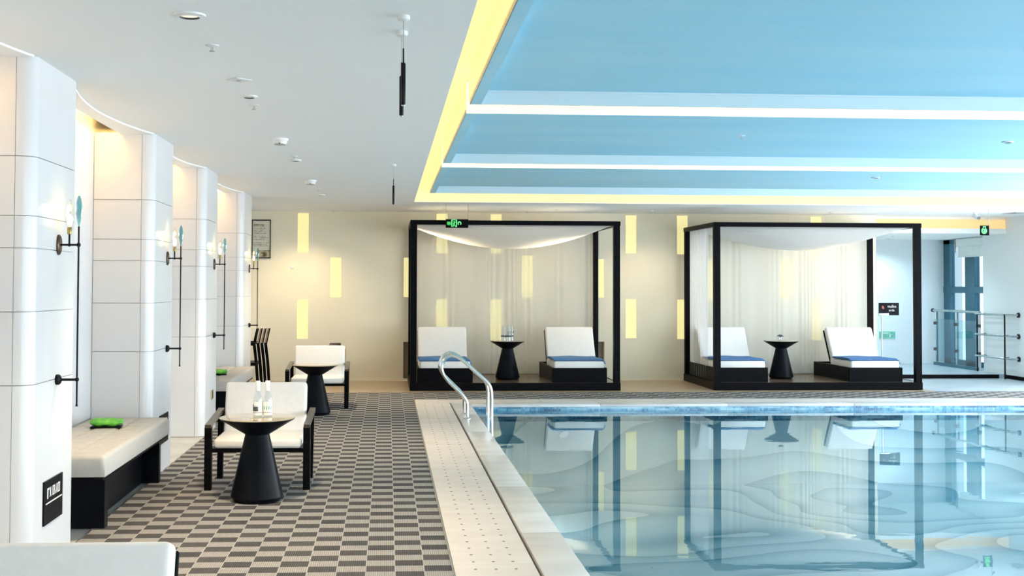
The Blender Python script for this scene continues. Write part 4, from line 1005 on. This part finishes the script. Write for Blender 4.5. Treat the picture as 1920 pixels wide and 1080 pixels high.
MB().rbox(-0.015, 0.015, -0.045, -0.025, -0.14, 0.14, 0.004, 1).build('grip', 'brass', t)
m = MB(); m.box(-0.008, 0.008, -0.026, -0.001, -0.11, -0.09); m.box(-0.008, 0.008, -0.026, -0.001, 0.09, 0.11); m.build('stand_off', 'brass', t, smooth=False)

# sign stand
t = thing('sign_stand', 'black notice sign on a thin steel stand right of the pavilion', 'sign', (7.62, 17.6, 0))
MB().lathe([(0.12, 0), (0.12, 0.006), (0.02, 0.014)], (-0.055, 0, 0), 28).build('base', 'rack_steel', t)
MB().tube([(-0.055, 0, 0.01), (-0.055, 0, 1.0)], 0.0085, 10).build('pole', 'rack_steel', t)
MB().rbox(-0.10, 0.055, -0.018, 0.012, 0.968, 1.008, 0.006, 2).build('clamp', 'steel', t)
bd_ = MB().box(-0.10, 0.215, -0.008, 0.004, 0.976, 1.166).build('board', 'black_gloss', t, smooth=False)
MB().prism([(-0.055, 1.095), (-0.045, 1.075), (-0.025, 1.068), (-0.014, 1.085), (-0.022, 1.11), (-0.044, 1.128)], lambda p, q, tt: (p, -0.0082-tt, q), 0, 0.001).build('emblem', 'print_red', bd_, smooth=False)
place('lettering', text_mesh('lettering', 'nuiku', 0.062, 'print_white'), bd_, (0.105, -0.0095, 1.112), (PI/2, 0, 0))
place('lettering', text_mesh('lettering', 'ards', 0.052, 'print_white'), bd_, (0.100, -0.0095, 1.052), (PI/2, 0, 0))
# low green sign on the recess wall
t = thing('wall_sign', 'small pale green exit sign low on the recess wall', 'sign', (8.82, 20.3, 0.563))
MB().box(-0.145, 0.145, -0.014, -0.001, -0.062, 0.062).build('plate', 'sign_green', t, smooth=False)
fn = lambda a, b_, d: (a, -0.0142-d, b_)
bars(MB(), [(-0.13, -0.105, -0.045, 0.045), (-0.07, -0.045, -0.04, 0.01), (-0.035, -0.015, -0.04, 0.01), (0.02, 0.032, -0.04, 0.012), (0.065, 0.11, -0.035, -0.005), (0.065, 0.10, 0.022, 0.045), (0.12, 0.135, -0.05, 0.03)], fn).build('lettering', 'print_teal', t, smooth=False)
bars(MB(), [(-0.07, 0.02, 0.025, 0.045), (0.04, 0.058, -0.04, 0.012)], fn).build('lettering', 'print_white', t, smooth=False)

# ================================================================== BALUSTRADE and RACK
t = thing('glass_balustrade', 'steel and glass balustrade in front of the recess window', 'balustrade', (9.56, 19.2, 0.06))
MB().tube([(0, -0.74, 0.945), (0, 0.90, 0.945)], 0.022, 14).build('handrail', 'rack_steel', t)
MB().lathe([(0.034, 0.88), (0.034, 0.905)], (0, 0, 0.945), 18, axis='y').build('end_cap', 'plastic_dark', t)
for y in (-0.72, 0.02, 0.76):
    m = MB(); m.rbox(-0.02, 0.02, y-0.02, y+0.02, 0, 0.93, 0.003, 1); m.lathe([(0.045, 0), (0.045, 0.008)], (0, y, 0), 18); po_ = m.build('post', 'steel', t)
    for z in (0.25, 0.70): MB().box(-0.04, 0.01, y-0.035, y+0.035, z, z+0.05).build('clip', 'plastic_dark', po_, smooth=False)
for a, b_ in ((-0.69, -0.01), (0.05, 0.73)): MB().box(-0.036, -0.026, a, b_, 0.06, 0.80).build('glass_pane', 'balustrade_glass', t, smooth=False)
MB().box(-0.05, -0.01, -0.73, 0.78, 0.0, 0.05).build('base_rail', 'frame_teal', t, smooth=False)
t = thing('towel_rack', 'three-tier black and steel towel rack on the right wall', 'rack', (9.47, 17.95, 0))
for z in (0.985, 0.66, 0.315):
    rl_ = MB().tube([(-0.02, 0.44, z), (0.0, -0.42, z), (0.05, -0.56, z), (0.13, -0.60, z)], 0.016, 10).build('rail', 'rack_steel', t)
    MB().tube([(0.06, 0.44, z), (0.075, -0.46, z)], 0.009, 8).build('rail', 'black_metal', t)
    for yy in (0.38, -0.30): MB().tube([(-0.015, yy, z), (0.128, yy, z+0.004)], 0.010, 8).build('bracket', 'black_metal', rl_)
    MB().lathe([(0.04, 0.11), (0.04, 0.129)], (0, -0.60, z), 18, axis='x').build('wall_flange', 'black_metal', rl_)
for x_, y_, mt in ((-0.005, -0.43, 'black_metal'), (0.0, 0.42, 'black_metal')):
    MB().tube([(x_, y_, 0.0), (x_, y_, 0.995)], 0.012, 10).build('post', mt, t)
